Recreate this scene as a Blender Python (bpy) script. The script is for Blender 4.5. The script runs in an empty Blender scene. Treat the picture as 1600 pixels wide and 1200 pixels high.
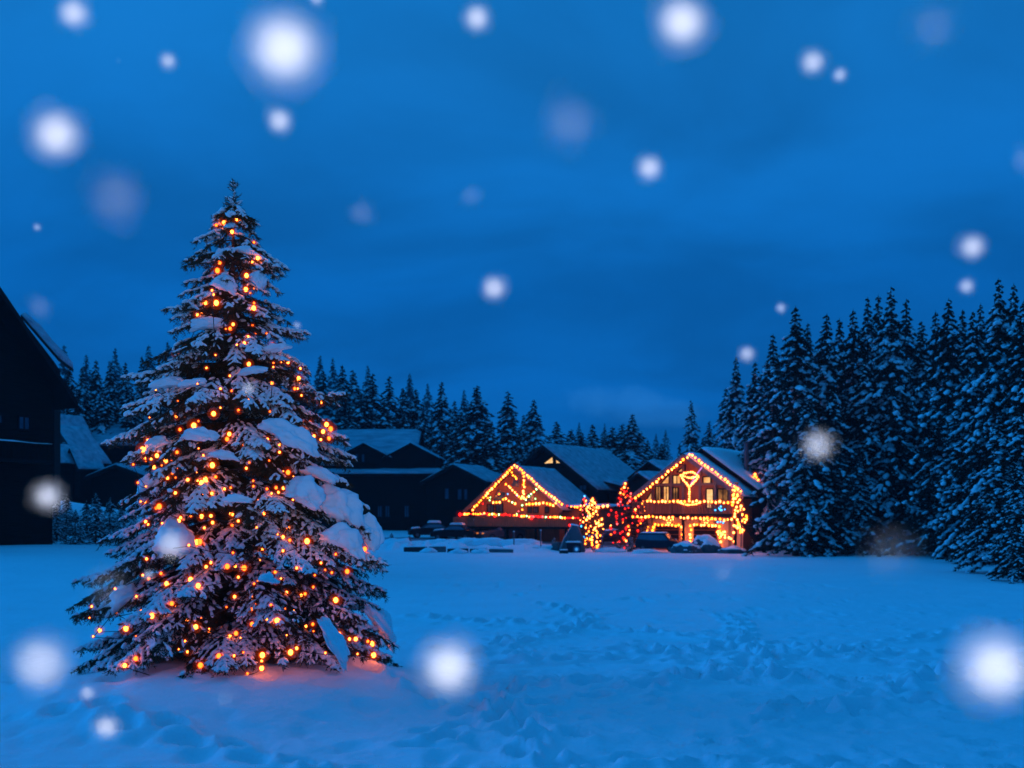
import bpy, math, random
import numpy as np
from mathutils import Vector, Matrix
from mathutils.bvhtree import BVHTree
from math import sin, cos, pi, radians as R

SC = bpy.context.scene
COL = SC.collection
F = 1537.0            # focal length in pixels of the 1600x1200 photograph
HZ = 803.0            # row of the horizon
CAMZ = 3.0

# ------------------------------------------------------------------ camera
cam_d = bpy.data.cameras.new('camera')
cam = bpy.data.objects.new('camera', cam_d); COL.objects.link(cam); SC.camera = cam
cam.location = (0, 0, CAMZ); cam.rotation_euler = (pi/2, 0, 0)
cam_d.sensor_width = 36; cam_d.lens = 36*F/1600
cam_d.shift_y = (HZ-600)/1600
cam_d.clip_start = 0.05; cam_d.clip_end = 3000
APERTURE = 0.030
cam_d.dof.use_dof = True; cam_d.dof.focus_distance = 17.5
cam_d.dof.aperture_fstop = cam_d.lens/1000/APERTURE

# ------------------------------------------------------------------ sky
W = bpy.data.worlds.new('World'); SC.world = W; W.use_nodes = True
nt = W.node_tree; N = nt.nodes; Lk = nt.links; N.clear()
def nn(t, **k):
    n = N.new(t)
    for a, b in k.items(): setattr(n, a, b)
    return n
geo = nn('ShaderNodeTexCoord'); sep = nn('ShaderNodeSeparateXYZ'); Lk.new(geo.outputs['Generated'], sep.inputs[0])
def mth(op, a, b=None, clamp=False):
    m = nn('ShaderNodeMath', operation=op); m.use_clamp = clamp
    for i, v in enumerate((a, b)):
        if v is None: continue
        if isinstance(v, (int, float)): m.inputs[i].default_value = v
        else: Lk.new(v, m.inputs[i])
    return m.outputs[0]
zc = mth('MAXIMUM', sep.outputs[2], 0.0)
grad = nn('ShaderNodeValToRGB'); Lk.new(zc, grad.inputs[0])
cr = grad.color_ramp
cr.elements[0].position = 0.0; cr.elements[0].color = (.0020, .108, .40, 1)
cr.elements[1].position = 1.0; cr.elements[1].color = (.0040, .235, .70, 1)
e = cr.elements.new(.10); e.color = (.0016, .112, .415, 1)
e = cr.elements.new(.22); e.color = (.0014, .115, .425, 1)
e = cr.elements.new(.42); e.color = (.0055, .160, .51, 1)
den = mth('ADD', zc, 0.22)
cx = mth('DIVIDE', sep.outputs[0], den); cy = mth('DIVIDE', sep.outputs[1], den)
cmb = nn('ShaderNodeCombineXYZ'); Lk.new(cx, cmb.inputs[0]); Lk.new(cy, cmb.inputs[1])
mp = nn('ShaderNodeMapping'); mp.inputs['Scale'].default_value = (1.0, 1.15, 1); mp.inputs['Rotation'].default_value = (0, 0, R(14)); mp.inputs['Location'].default_value = (3.1, 1.7, 0)
Lk.new(cmb.outputs[0], mp.inputs[0])
no = nn('ShaderNodeTexNoise'); no.inputs['Scale'].default_value = 1.5; no.inputs['Detail'].default_value = 5; no.inputs['Roughness'].default_value = .5; no.inputs['Distortion'].default_value = .4
Lk.new(mp.outputs[0], no.inputs['Vector'])
cl = nn('ShaderNodeMapRange', interpolation_type='SMOOTHSTEP'); cl.inputs[1].default_value = .32; cl.inputs[2].default_value = .70; cl.inputs[3].default_value = .84; cl.inputs[4].default_value = 1.20
Lk.new(no.outputs['Fac'], cl.inputs[0])
mul = nn('ShaderNodeVectorMath', operation='SCALE'); Lk.new(grad.outputs[0], mul.inputs[0]); Lk.new(cl.outputs[0], mul.inputs['Scale'])
# one paler cumulus bank low over the far trees
def blob(x0, z0, sx, sz, amp):
    yy = mth('MAXIMUM', sep.outputs[1], .05)
    a = mth('DIVIDE', mth('SUBTRACT', mth('DIVIDE', sep.outputs[0], yy), x0), sx)
    b = mth('DIVIDE', mth('SUBTRACT', mth('DIVIDE', sep.outputs[2], yy), z0), sz)
    d = mth('ADD', mth('MULTIPLY', a, a), mth('MULTIPLY', b, b))
    d = mth('ADD', d, mth('MULTIPLY', mth('SUBTRACT', no2.outputs['Fac'], .5), 4.2))
    mr = nn('ShaderNodeMapRange', interpolation_type='SMOOTHSTEP'); mr.inputs[1].default_value = 1.7; mr.inputs[2].default_value = -.2; mr.inputs[3].default_value = 0; mr.inputs[4].default_value = amp
    Lk.new(d, mr.inputs[0]); return mr.outputs[0]
no2 = nn('ShaderNodeTexNoise'); no2.inputs['Scale'].default_value = 22; no2.inputs['Detail'].default_value = 5
Lk.new(geo.outputs['Generated'], no2.inputs['Vector'])
bs = mth('MAXIMUM', blob(.100, .114, .055, .016, .75), blob(.140, .103, .055, .013, .6))
mxc = nn('ShaderNodeMixRGB', blend_type='ADD'); Lk.new(bs, mxc.inputs[0]); Lk.new(mul.outputs[0], mxc.inputs[1]); mxc.inputs[2].default_value = (.012, .045, .085, 1)
# a faint physical twilight sky underneath the cloud colours
sky = nn('ShaderNodeTexSky', sky_type='NISHITA'); sky.sun_disc = False; sky.sun_elevation = R(-2); sky.sun_rotation = R(200)
skt = nn('ShaderNodeMixRGB', blend_type='MULTIPLY'); skt.inputs[0].default_value = 1; Lk.new(sky.outputs[0], skt.inputs[1]); skt.inputs[2].default_value = (.004, .02, .05, 1)
ad = nn('ShaderNodeMixRGB', blend_type='ADD'); ad.inputs[0].default_value = 1; Lk.new(mxc.outputs[0], ad.inputs[1]); Lk.new(skt.outputs[0], ad.inputs[2])
bg = nn('ShaderNodeBackground'); Lk.new(ad.outputs[0], bg.inputs[0]); bg.inputs[1].default_value = 1.0
wo = nn('ShaderNodeOutputWorld'); Lk.new(bg.outputs[0], wo.inputs[0])

# weak, very soft twilight from behind the left shoulder
sd = bpy.data.lights.new('sun', 'SUN'); sd.energy = 1.5; sd.angle = R(32); sd.color = (.008, .30, 1.0)
sun = bpy.data.objects.new('sun', sd); COL.objects.link(sun); sun.rotation_euler = (R(72), 0, R(-105))
# added spotlight behind the lens, no real source: whitens the flakes in the air
fd = bpy.data.lights.new('added_flake_spot', 'SPOT'); fd.energy = 950; fd.color = (1.0, .94, .88); fd.spot_size = R(64); fd.spot_blend = .10; fd.shadow_soft_size = .12
fl = bpy.data.objects.new('added_flake_spot', fd); COL.objects.link(fl); fl.location = (0, -2.2, 2.2); fl.rotation_euler = (R(90+30), 0, 0)

SC.view_settings.view_transform = 'Standard'; SC.view_settings.look = 'None'
SC.view_settings.exposure = 0; SC.view_settings.gamma = 1; SC.view_settings.use_curve_mapping = False
SC.cycles.max_bounces = 5; SC.cycles.diffuse_bounces = 3; SC.cycles.glossy_bounces = 2; SC.cycles.transparent_max_bounces = 24
SC.cycles.sample_clamp_indirect = 3.0
SC.cycles.caustics_reflective = False; SC.cycles.caustics_refractive = False

# ------------------------------------------------------------------ materials
def mat(name, color, rough=.8, metal=0, noise=0, nscale=3, bump=0, bscale=8, color2=None, detail=4, stretch=None, spec=.5):
    m = bpy.data.materials.new(name); m.use_nodes = True
    t = m.node_tree; b = t.nodes['Principled BSDF']
    b.inputs['Roughness'].default_value = rough; b.inputs['Metallic'].default_value = metal
    b.inputs['Specular IOR Level'].default_value = spec
    tc = t.nodes.new('ShaderNodeTexCoord')
    src = tc.outputs['Object']
    if stretch:
        mpn = t.nodes.new('ShaderNodeMapping'); mpn.inputs['Scale'].default_value = stretch
        t.links.new(src, mpn.inputs[0]); src = mpn.outputs[0]
    n1 = t.nodes.new('ShaderNodeTexNoise'); n1.inputs['Scale'].default_value = nscale; n1.inputs['Detail'].default_value = detail
    t.links.new(src, n1.inputs['Vector'])
    r = t.nodes.new('ShaderNodeValToRGB')
    c2 = color2 or tuple(c*(1-noise) for c in color)
    r.color_ramp.elements[0].position = .3; r.color_ramp.elements[0].color = (*c2, 1)
    r.color_ramp.elements[1].position = .7; r.color_ramp.elements[1].color = (*color, 1)
    t.links.new(n1.outputs['Fac'], r.inputs[0]); t.links.new(r.outputs[0], b.inputs['Base Color'])
    if bump:
        n2 = t.nodes.new('ShaderNodeTexNoise'); n2.inputs['Scale'].default_value = bscale; n2.inputs['Detail'].default_value = 5
        t.links.new(src, n2.inputs['Vector'])
        bp = t.nodes.new('ShaderNodeBump'); bp.inputs['Strength'].default_value = bump; bp.inputs['Distance'].default_value = .1
        t.links.new(n2.outputs['Fac'], bp.inputs['Height']); t.links.new(bp.outputs[0], b.inputs['Normal'])
    return m
def emit(name, color, strength, color2=None, nscale=2, sample=True):
    m = bpy.data.materials.new(name); m.use_nodes = True; t = m.node_tree; t.nodes.clear()
    o = t.nodes.new('ShaderNodeOutputMaterial'); e = t.nodes.new('ShaderNodeEmission'); e.inputs[1].default_value = strength
    if color2:
        tc = t.nodes.new('ShaderNodeTexCoord'); n1 = t.nodes.new('ShaderNodeTexNoise'); n1.inputs['Scale'].default_value = nscale; n1.inputs['Detail'].default_value = 1
        t.links.new(tc.outputs['Object'], n1.inputs['Vector'])
        r = t.nodes.new('ShaderNodeValToRGB'); r.color_ramp.elements[0].position = .4; r.color_ramp.elements[1].position = .6
        r.color_ramp.elements[0].color = (*color2, 1); r.color_ramp.elements[1].color = (*color, 1)
        t.links.new(n1.outputs['Fac'], r.inputs[0]); t.links.new(r.outputs[0], e.inputs[0])
    else: e.inputs[0].default_value = (*color, 1)
    t.links.new(e.outputs[0], o.inputs[0])
    if not sample: m.cycles.emission_sampling = 'NONE'
    return m
def halo(name, color, strength, a):
    """painted bloom round a lamp: mostly transparent, with a faint glow of its own"""
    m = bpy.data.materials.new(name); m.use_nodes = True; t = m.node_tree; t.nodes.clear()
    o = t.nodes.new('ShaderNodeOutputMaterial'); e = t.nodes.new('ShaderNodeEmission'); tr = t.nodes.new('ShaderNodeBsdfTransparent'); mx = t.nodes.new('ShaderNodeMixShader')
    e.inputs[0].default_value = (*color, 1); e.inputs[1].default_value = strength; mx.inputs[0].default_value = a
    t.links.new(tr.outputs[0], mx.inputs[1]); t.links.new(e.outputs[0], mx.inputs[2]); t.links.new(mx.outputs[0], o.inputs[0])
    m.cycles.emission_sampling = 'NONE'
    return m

M = {}
M['field'] = mat('field_snow', (.84, .86, .88), .65, noise=.05, nscale=.6, bump=.5, bscale=4, spec=.2)
M['snow'] = mat('snow', (.86, .87, .89), .65, noise=.05, nscale=2, bump=.35, bscale=7, spec=.2)
M['snowdull'] = mat('needled_snow', (.84, .85, .88), .75, noise=.25, nscale=.9, bump=.3, bscale=7, spec=.1)
M['roofsnow'] = mat('dull_roof_snow', (.50, .52, .56), .7, color2=(.26, .27, .31), nscale=1.1, bump=.4, bscale=5, spec=.1, stretch=(.5, 2.2, 2.2))  # roof snow of a darker base colour, mottled in stretched streaks
M['packed'] = mat('packed_snow', (.36, .37, .42), .6, color2=(.16, .16, .2), nscale=.5, bump=.4, bscale=3)
M['needle'] = mat('spruce_needles', (.014, .026, .018), .8, noise=.5, nscale=5, spec=.15)
M['needle_main'] = mat('spruce_needles_near', (.045, .045, .025), .75, color2=(.085, .042, .016), nscale=3, spec=.15)
M['bark'] = mat('bark', (.075, .05, .035), .9, noise=.5, nscale=8, bump=.6, bscale=14)
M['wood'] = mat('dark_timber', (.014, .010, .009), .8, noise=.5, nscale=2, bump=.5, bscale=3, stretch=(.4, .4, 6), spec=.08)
M['woodwarm'] = mat('stained_timber', (.36, .125, .045), .75, noise=.45, nscale=2, bump=.5, bscale=3, stretch=(5, 5, .4))
M['render'] = mat('pale_render', (.42, .36, .32), .85, noise=.2, nscale=2, bump=.2)
M['trim'] = mat('grey_trim', (.16, .14, .14), .7, noise=.3, nscale=6)
M['darktrim'] = mat('black_trim', (.010, .010, .011), .7, noise=.3, nscale=6, spec=.1)
M['glass'] = mat('dark_glass', (.05, .10, .16), .15, noise=.5, nscale=1.2, spec=.8)
M['lit'] = emit('lit_window', (1.0, .50, .16), 1.15, (.75, .28, .07), 1.6)
M['litdim'] = emit('dim_lit_window', (.62, .25, .07), .8, (.16, .06, .02), 1.2)
M['litpale'] = emit('pale_lit_window', (1.0, .62, .26), 1.25, (.9, .45, .15), 2)
M['wire'] = mat('cable', (.012, .018, .012), .6, noise=.2)
M['rock'] = mat('rock', (.10, .10, .11), .85, noise=.5, nscale=2, bump=.9, bscale=3)
M['metal'] = mat('pole_metal', (.12, .13, .15), .5, .4, noise=.3)
M['tyre'] = mat('tyre_rubber', (.01, .01, .01), .9, noise=.3)
M['concrete'] = mat('concrete', (.16, .16, .17), .85, noise=.4, nscale=3, bump=.4)
M['darkconc'] = mat('dark_kerb', (.03, .03, .035), .85, noise=.4, nscale=3, bump=.4)
M['paint_black'] = mat('black_paint', (.006, .007, .010), .45, spec=.2, noise=.3, nscale=2)
M['paint_grey'] = mat('grey_paint', (.05, .06, .075), .3, noise=.25, nscale=2)
M['paint_blue'] = mat('blue_paint', (.008, .014, .028), .45, spec=.2, noise=.25, nscale=2)
M['flake'] = mat('snowflake', (.93, .93, .95), .9, noise=.03, nscale=40, bump=.2, bscale=80, spec=.1)
BC = {   # bulb colour: (core rgb, core strength, shell rgb, shell strength, shell alpha)
 'amber': ((1.0, .17, .020), 1.0, (1.0, .085, .010), .8),
 'ember': ((1.0, .115, .010), .40, (1.0, .060, .006), .55),
 'warm': ((1.0, .21, .035), 1.0, (1.0, .09, .010), 1.0),
 'gold': ((1.0, .17, .010), .8, (1.0, .095, .005), .9),
 'red': ((1.0, .012, .009), .22, (.50, .005, .004), .6),
 'pink': ((1.0, .08, .08), .3, (.8, .03, .04), .6),
 'blue': ((.06, .45, 1.0), .25, (.03, .25, .9), .7),
 'green': ((.40, 1.0, .30), .5, (.15, .6, .08), .5),
}
HALO_A = .42
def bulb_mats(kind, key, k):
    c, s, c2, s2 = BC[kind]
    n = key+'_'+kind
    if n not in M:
        M[n] = (emit(n+'_core', c, s*k), halo(n+'_halo', c2, s2*1.35, .30), halo(n+'_outer_halo', c2, s2*1.1, .06))  # lamp glow drawn as two emissive halo layers round the core
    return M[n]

# ------------------------------------------------------------------ mesh helpers
def tag(o, label=None, cat=None, group=None, kind=None):
    if label: o['label'] = label
    if cat: o['category'] = cat
    if group: o['group'] = group
    if kind: o['kind'] = kind
    return o
def empty(name, loc=(0, 0, 0), rz=0):
    o = bpy.data.objects.new(name, None); COL.objects.link(o); o.location = loc; o.rotation_euler = (0, 0, rz)
    o.empty_display_size = .3; return o
def link(name, me, parent=None, loc=(0, 0, 0)):
    o = bpy.data.objects.new(name, me); COL.objects.link(o); o.location = loc
    if parent is not None: o.parent = parent
    return o
def np_mesh(name, V, Fs, mats, midx=None, smooth=False):
    """Fs: list of int arrays (n,3) or (n,4)"""
    me = bpy.data.meshes.new(name)
    V = np.asarray(V, dtype=np.float32)
    loops = np.concatenate([f.reshape(-1) for f in Fs]).astype(np.int32)
    tot = np.concatenate([np.full(len(f), f.shape[1], dtype=np.int32) for f in Fs])
    start = np.concatenate([[0], np.cumsum(tot)[:-1]]).astype(np.int32)
    me.vertices.add(len(V)); me.vertices.foreach_set('co', V.ravel())
    me.loops.add(len(loops)); me.loops.foreach_set('vertex_index', loops)
    me.polygons.add(len(tot)); me.polygons.foreach_set('loop_start', start); me.polygons.foreach_set('loop_total', tot)
    if smooth: me.polygons.foreach_set('use_smooth', np.ones(len(tot), dtype=bool))
    for m in mats: me.materials.append(m)
    if midx is not None: me.polygons.foreach_set('material_index', np.asarray(midx, dtype=np.int32))
    me.update(calc_edges=True); return me
class MB:
    def __init__(s): s.v = []; s.f = []; s.mi = []; s.cur = 0
    def add(s, vs, fs):
        o = len(s.v); s.v += [tuple(v) for v in vs]; s.f += [tuple(i+o for i in f) for f in fs]; s.mi += [s.cur]*len(fs)
    def box(s, x0, x1, y0, y1, z0, z1):
        s.add([(x0,y0,z0),(x1,y0,z0),(x1,y1,z0),(x0,y1,z0),(x0,y0,z1),(x1,y0,z1),(x1,y1,z1),(x0,y1,z1)],
              [(0,3,2,1),(4,5,6,7),(0,1,5,4),(1,2,6,5),(2,3,7,6),(3,0,4,7)])
    def bar(s, a, b, w, h=None, up=(0, 0, 1)):
        a = Vector(a); b = Vector(b); d = (b-a).normalized(); h = h or w; up = Vector(up)
        if abs(d.dot(up)) > .98: up = Vector((0, 1, 0))
        x = d.cross(up).normalized(); y = x.cross(d).normalized()
        vs = []
        for p in (a, b):
            for sx, sy in ((-1,-1),(1,-1),(1,1),(-1,1)): vs.append(p+x*sx*w/2+y*sy*h/2)
        s.add(vs, [(0,1,2,3),(4,7,6,5),(0,4,5,1),(1,5,6,2),(2,6,7,3),(3,7,4,0)])
    def tube(s, pts, r, n=6, r2=None):
        pts = [Vector(p) for p in pts]; o = len(s.v); k = len(pts)
        for i, p in enumerate(pts):
            d = (pts[min(i+1, k-1)]-pts[max(i-1, 0)]).normalized()
            a = d.cross(Vector((0, 0, 1)))
            if a.length < .05: a = d.cross(Vector((0, 1, 0)))
            a.normalize(); b = a.cross(d)
            rr = r if r2 is None else r+(r2-r)*i/(k-1)
            for j in range(n):
                t = 2*pi*j/n; s.v.append(tuple(p+a*cos(t)*rr+b*sin(t)*rr))
        for i in range(k-1):
            for j in range(n):
                s.f.append((o+i*n+j, o+i*n+(j+1)%n, o+(i+1)*n+(j+1)%n, o+(i+1)*n+j)); s.mi.append(s.cur)
        s.f.append(tuple(o+j for j in range(n))[::-1]); s.mi.append(s.cur)
        s.f.append(tuple(o+(k-1)*n+j for j in range(n))); s.mi.append(s.cur)
    def prism(s, poly, y0, y1):
        """polygon of (x,z), extruded from y0 to y1"""
        n = len(poly)
        vs = [(x, y0, z) for x, z in poly]+[(x, y1, z) for x, z in poly]
        fs = [tuple(range(n)), tuple(range(2*n-1, n-1, -1))]+[(i, i+n, (i+1)%n+n, (i+1)%n) for i in range(n)]
        s.add(vs, fs)
    def build(s, name, m, parent=None, smooth=False):
        me = bpy.data.meshes.new(name); me.from_pydata(s.v, [], s.f)
        for q in (m if isinstance(m, (list, tuple)) else [m]): me.materials.append(q)
        me.polygons.foreach_set('material_index', np.asarray(s.mi, dtype=np.int32))
        if smooth: me.polygons.foreach_set('use_smooth', np.ones(len(s.f), dtype=bool))
        me.update(); return link(name, me, parent)

def ico(sub=1, r=1.0):
    import bmesh
    bm = bmesh.new(); bmesh.ops.create_icosphere(bm, subdivisions=sub, radius=r)
    V = np.array([v.co[:] for v in bm.verts]); Fc = np.array([[v.index for v in f.verts] for f in bm.faces]); bm.free()
    return V, Fc
# smooth value noise in 2 and 3 dimensions
_rs = np.random.RandomState(7); _T = _rs.rand(64, 64, 64).astype(np.float32)
def vn(x, y, z=0.0):
    x = np.asarray(x, float); y = np.asarray(y, float); z = np.zeros_like(x)+z
    xi = np.floor(x).astype(int); yi = np.floor(y).astype(int); zi = np.floor(z).astype(int)
    fx = x-xi; fy = y-yi; fz = z-zi
    fx = fx*fx*(3-2*fx); fy = fy*fy*(3-2*fy); fz = fz*fz*(3-2*fz)
    r = 0
    for a in (0, 1):
        for b in (0, 1):
            for c in (0, 1):
                w = (fx if a else 1-fx)*(fy if b else 1-fy)*(fz if c else 1-fz)
                r = r+w*_T[(xi+a) % 64, (yi+b) % 64, (zi+c) % 64]
    return r*2-1
def fbm(x, y, z=0.0, o=4):
    s = 0; a = 1
    for i in range(o):
        s = s+a*vn(x*2**i+i*7.3, y*2**i+i*3.1, z*2**i); a *= .5
    return s
def sstep(a, b, x):
    t = np.clip((np.asarray(x, float)-a)/(b-a), 0, 1); return t*t*(3-2*t)

# ------------------------------------------------------------------ ground
def base_h(x, y):
    x = np.asarray(x, float); y = np.asarray(y, float)
    left = sstep(-8, -26, x/np.maximum(y, 1)*50)
    h = 1.25*left*sstep(30, 52, y)
    h = h+left*3.3*sstep(62, 86, y)
    h = h+(1-left)*1.15*sstep(84, 112, y)
    h = h+sstep(10, 60, x)*sstep(40, 90, y)*.6*0
    h = h+sstep(120, 320, y)*9
    return h
def PX(px, y): return (px-800)/F*y
def PZ(py, y): return CAMZ-(py-HZ)/F*y
def ground_h(x, y): 
    h = base_h(x, y); y = np.asarray(y, float)
    h = h+.10*fbm(np.asarray(x)/9, y/9, 0, 3)*sstep(12, 30, y)
    return h
def grid_axis(lo, a, b, hi, step, grow=1.06, mx=20):
    v = list(np.arange(a, b, step)); s = step; x = b
    while x < hi: v.append(x); s = min(s*grow, mx); x += s
    v.append(hi); s = step; x = a-step; pre = []
    while x > lo: pre.append(x); s = min(s*grow, mx); x -= s
    pre.append(lo); return np.array(pre[::-1]+v)
gx = grid_axis(-600, -8.5, 13, 600, .075, 1.05)
gy = grid_axis(-60, 8, 26, 900, .075, 1.035)
X, Y = np.meshgrid(gx, gy)
Z = ground_h(X, Y)
Z += .60*np.exp(-((((X+4.81)/3.2)**2+((Y-16.2)/2.9)**2)**2))   # mound added under the near tree, hiding branch gaps and lamp glow below
nearw = np.exp(-np.maximum(Y-14, 0)/22)*sstep(130, 80, Y)
Z += .030*fbm(X/1.3, Y/1.6, 2, 3)*nearw+.020*fbm(X/.42, Y/.42, 5, 2)*np.exp(-np.maximum(Y-12, 0)/12)-.13*np.clip(fbm(X/.55+40, Y/.6, 3, 2)-.45, 0, 1)*np.exp(-np.maximum(Y-14, 0)/14)
# trodden dimples and footprints
rs = np.random.RandomState(11)
prints = []
for k in range(24):
    x0 = rs.uniform(-2, 8); y0 = rs.uniform(7, 22); an = rs.uniform(-.5, .9)+ (pi/2 if rs.rand() < .35 else 0)
    for i in range(rs.randint(5, 26)):
        an += rs.normal(0, .09); x0 += .62*cos(an); y0 += .62*sin(an)
        sd_ = .13*(1 if i % 2 else -1)
        prints.append((x0-sin(an)*sd_, y0+cos(an)*sd_, an+rs.normal(0, .15), rs.uniform(.22, .36), rs.uniform(1.1, 1.5)))
for k in range(420):
    y0 = 8+rs.rand()**1.6*40; x0 = (rs.uniform(-.12, .62))*y0*.8
    prints.append((x0, y0, rs.uniform(0, pi), rs.uniform(.05, .17), rs.uniform(.6, 1.4)))
for (x0, y0, an, dp, sz) in prints:
    i0, i1 = np.searchsorted(gx, [x0-.6, x0+.6]); j0, j1 = np.searchsorted(gy, [y0-.6, y0+.6])
    xx = X[j0:j1, i0:i1]-x0; yy = Y[j0:j1, i0:i1]-y0
    u = xx*cos(an)+yy*sin(an); v = -xx*sin(an)+yy*cos(an)
    q = (u/(.19*sz))**2+(v/(.10*sz))**2
    Z[j0:j1, i0:i1] += -dp*np.exp(-q**1.4)+dp*.28*np.exp(-(np.sqrt(q)-1.7)**2*3)
# ploughed ridge between the field and the car park
ridge = np.exp(-((Y-80.5)/1.7)**2)*sstep(-13, -10, X)*sstep(4.5, 1.5, X)*.42+np.exp(-((Y-84)/1.2)**2)*sstep(-12, -9, X)*sstep(1, -1, X)*.5
Z += ridge*(1+.8*fbm(X/1.1, Y/1.1, 9, 3))
nx, ny = len(gx), len(gy)
idx = np.arange(nx*ny).reshape(ny, nx)
Fq = np.stack([idx[:-1, :-1], idx[:-1, 1:], idx[1:, 1:], idx[1:, :-1]], -1).reshape(-1, 4)
gm = np_mesh('ground', np.stack([X, Y, Z], -1).reshape(-1, 3), [Fq], [M['field']], smooth=True)
tag(link('ground', gm), kind='structure')
def gz(x, y):
    j = min(max(np.searchsorted(gy, y), 1), ny-1); i = min(max(np.searchsorted(gx, x), 1), nx-1)
    return float(Z[j-1:j+1, i-1:i+1].mean())
# car park surface
rx = np.linspace(-16, 12, 90); ry = np.linspace(86.5, 97.5, 36); RX, RY = np.meshgrid(rx, ry)
RY2 = RY+.6*fbm(RX/4, RY/4, 4, 2)
ii = np.arange(90*36).reshape(36, 90); Fr = np.stack([ii[:-1, :-1], ii[:-1, 1:], ii[1:, 1:], ii[1:, :-1]], -1).reshape(-1, 4)
RZ = base_h(RX, RY2)+.10*fbm(RX/9, RY2/9, 0, 3)+.06+.03*fbm(RX, RY2*2, 1, 3)
tag(link('road', np_mesh('road', np.stack([RX, RY2, RZ], -1).reshape(-1, 3), [Fr], [M['packed']], smooth=True)), kind='structure')

# ------------------------------------------------------------------ spruces
def needles(P0, P1, n, ln, wd, rs, fwd=.75):
    K = len(P0); D = P1-P0; L = np.linalg.norm(D, axis=1, keepdims=True)+1e-6; D = D/L
    D = np.repeat(D, n, 0); A = np.repeat(P0, n, 0); L = np.repeat(L, n, 0)
    u = rs.rand(K*n, 1); rnd = rs.normal(size=(K*n, 3)); rnd -= (rnd*D).sum(1, keepdims=True)*D
    rnd /= np.linalg.norm(rnd, axis=1, keepdims=True)+1e-6
    rnd[:, 2] *= .7
    base = A+D*L*u; dr = D*fwd+rnd*(1-fwd*.5); dr /= np.linalg.norm(dr, axis=1, keepdims=True)
    side = np.cross(dr, rnd+rs.normal(scale=.3, size=rnd.shape)); side /= np.linalg.norm(side, axis=1, keepdims=True)+1e-6
    l = (np.repeat(np.asarray(ln).reshape(-1, 1), n, 0) if np.ndim(ln) else ln)*(.7+.6*rs.rand(K*n, 1)); w = wd*.5
    V = np.stack([base-side*w, base+side*w, base+dr*l], 1).reshape(-1, 3)
    return V, np.arange(len(V)).reshape(-1, 3)
def snow_blobs(P0, P1, r, rs, nc=5, lift=.75, flat=.8, ext=.15):
    K = len(P0); D = P1-P0; L = np.linalg.norm(D, axis=1, keepdims=True)+1e-6; Dn = D/L
    S = np.cross(Dn, np.array([0, 0, 1.])); sl = np.linalg.norm(S, axis=1, keepdims=True)
    S = np.where(sl > .05, S/np.maximum(sl, 1e-6), np.array([1., 0, 0])); U = np.cross(S, Dn)
    r = r.reshape(-1, 1); us = [-ext, .12, .5, .88, 1+ext]; pr = [.0, .8, 1.0, .85, .0]
    vs = []
    base = P0+np.array([0, 0, 1.])*r*lift
    vs.append(base+D*us[0])
    for k in (1, 2, 3):
        rr = r*pr[k]*(.8+.4*rs.rand(K, 1))
        for j in range(nc):
            t = 2*pi*j/nc+.4
            vs.append(base+D*us[k]+S*cos(t)*rr*(.9+.4*rs.rand(K, 1))+U*sin(t)*rr*flat)
    vs.append(base+D*us[4])
    m = len(vs); V = np.stack(vs, 1).reshape(-1, 3)
    T = []
    for j in range(nc):
        j2 = (j+1) % nc
        T.append((0, 1+j2, 1+j))
        for k in (0, 1):
            a = 1+k*nc
            T += [(a+j, a+j2, a+nc+j2), (a+j, a+nc+j2, a+nc+j)]
        T.append((1+2*nc+j, 1+2*nc+j2, m-1))
    T = np.array(T); Fc = (T[None]+(np.arange(K)*m)[:, None, None]).reshape(-1, 3)
    return V, Fc
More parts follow.
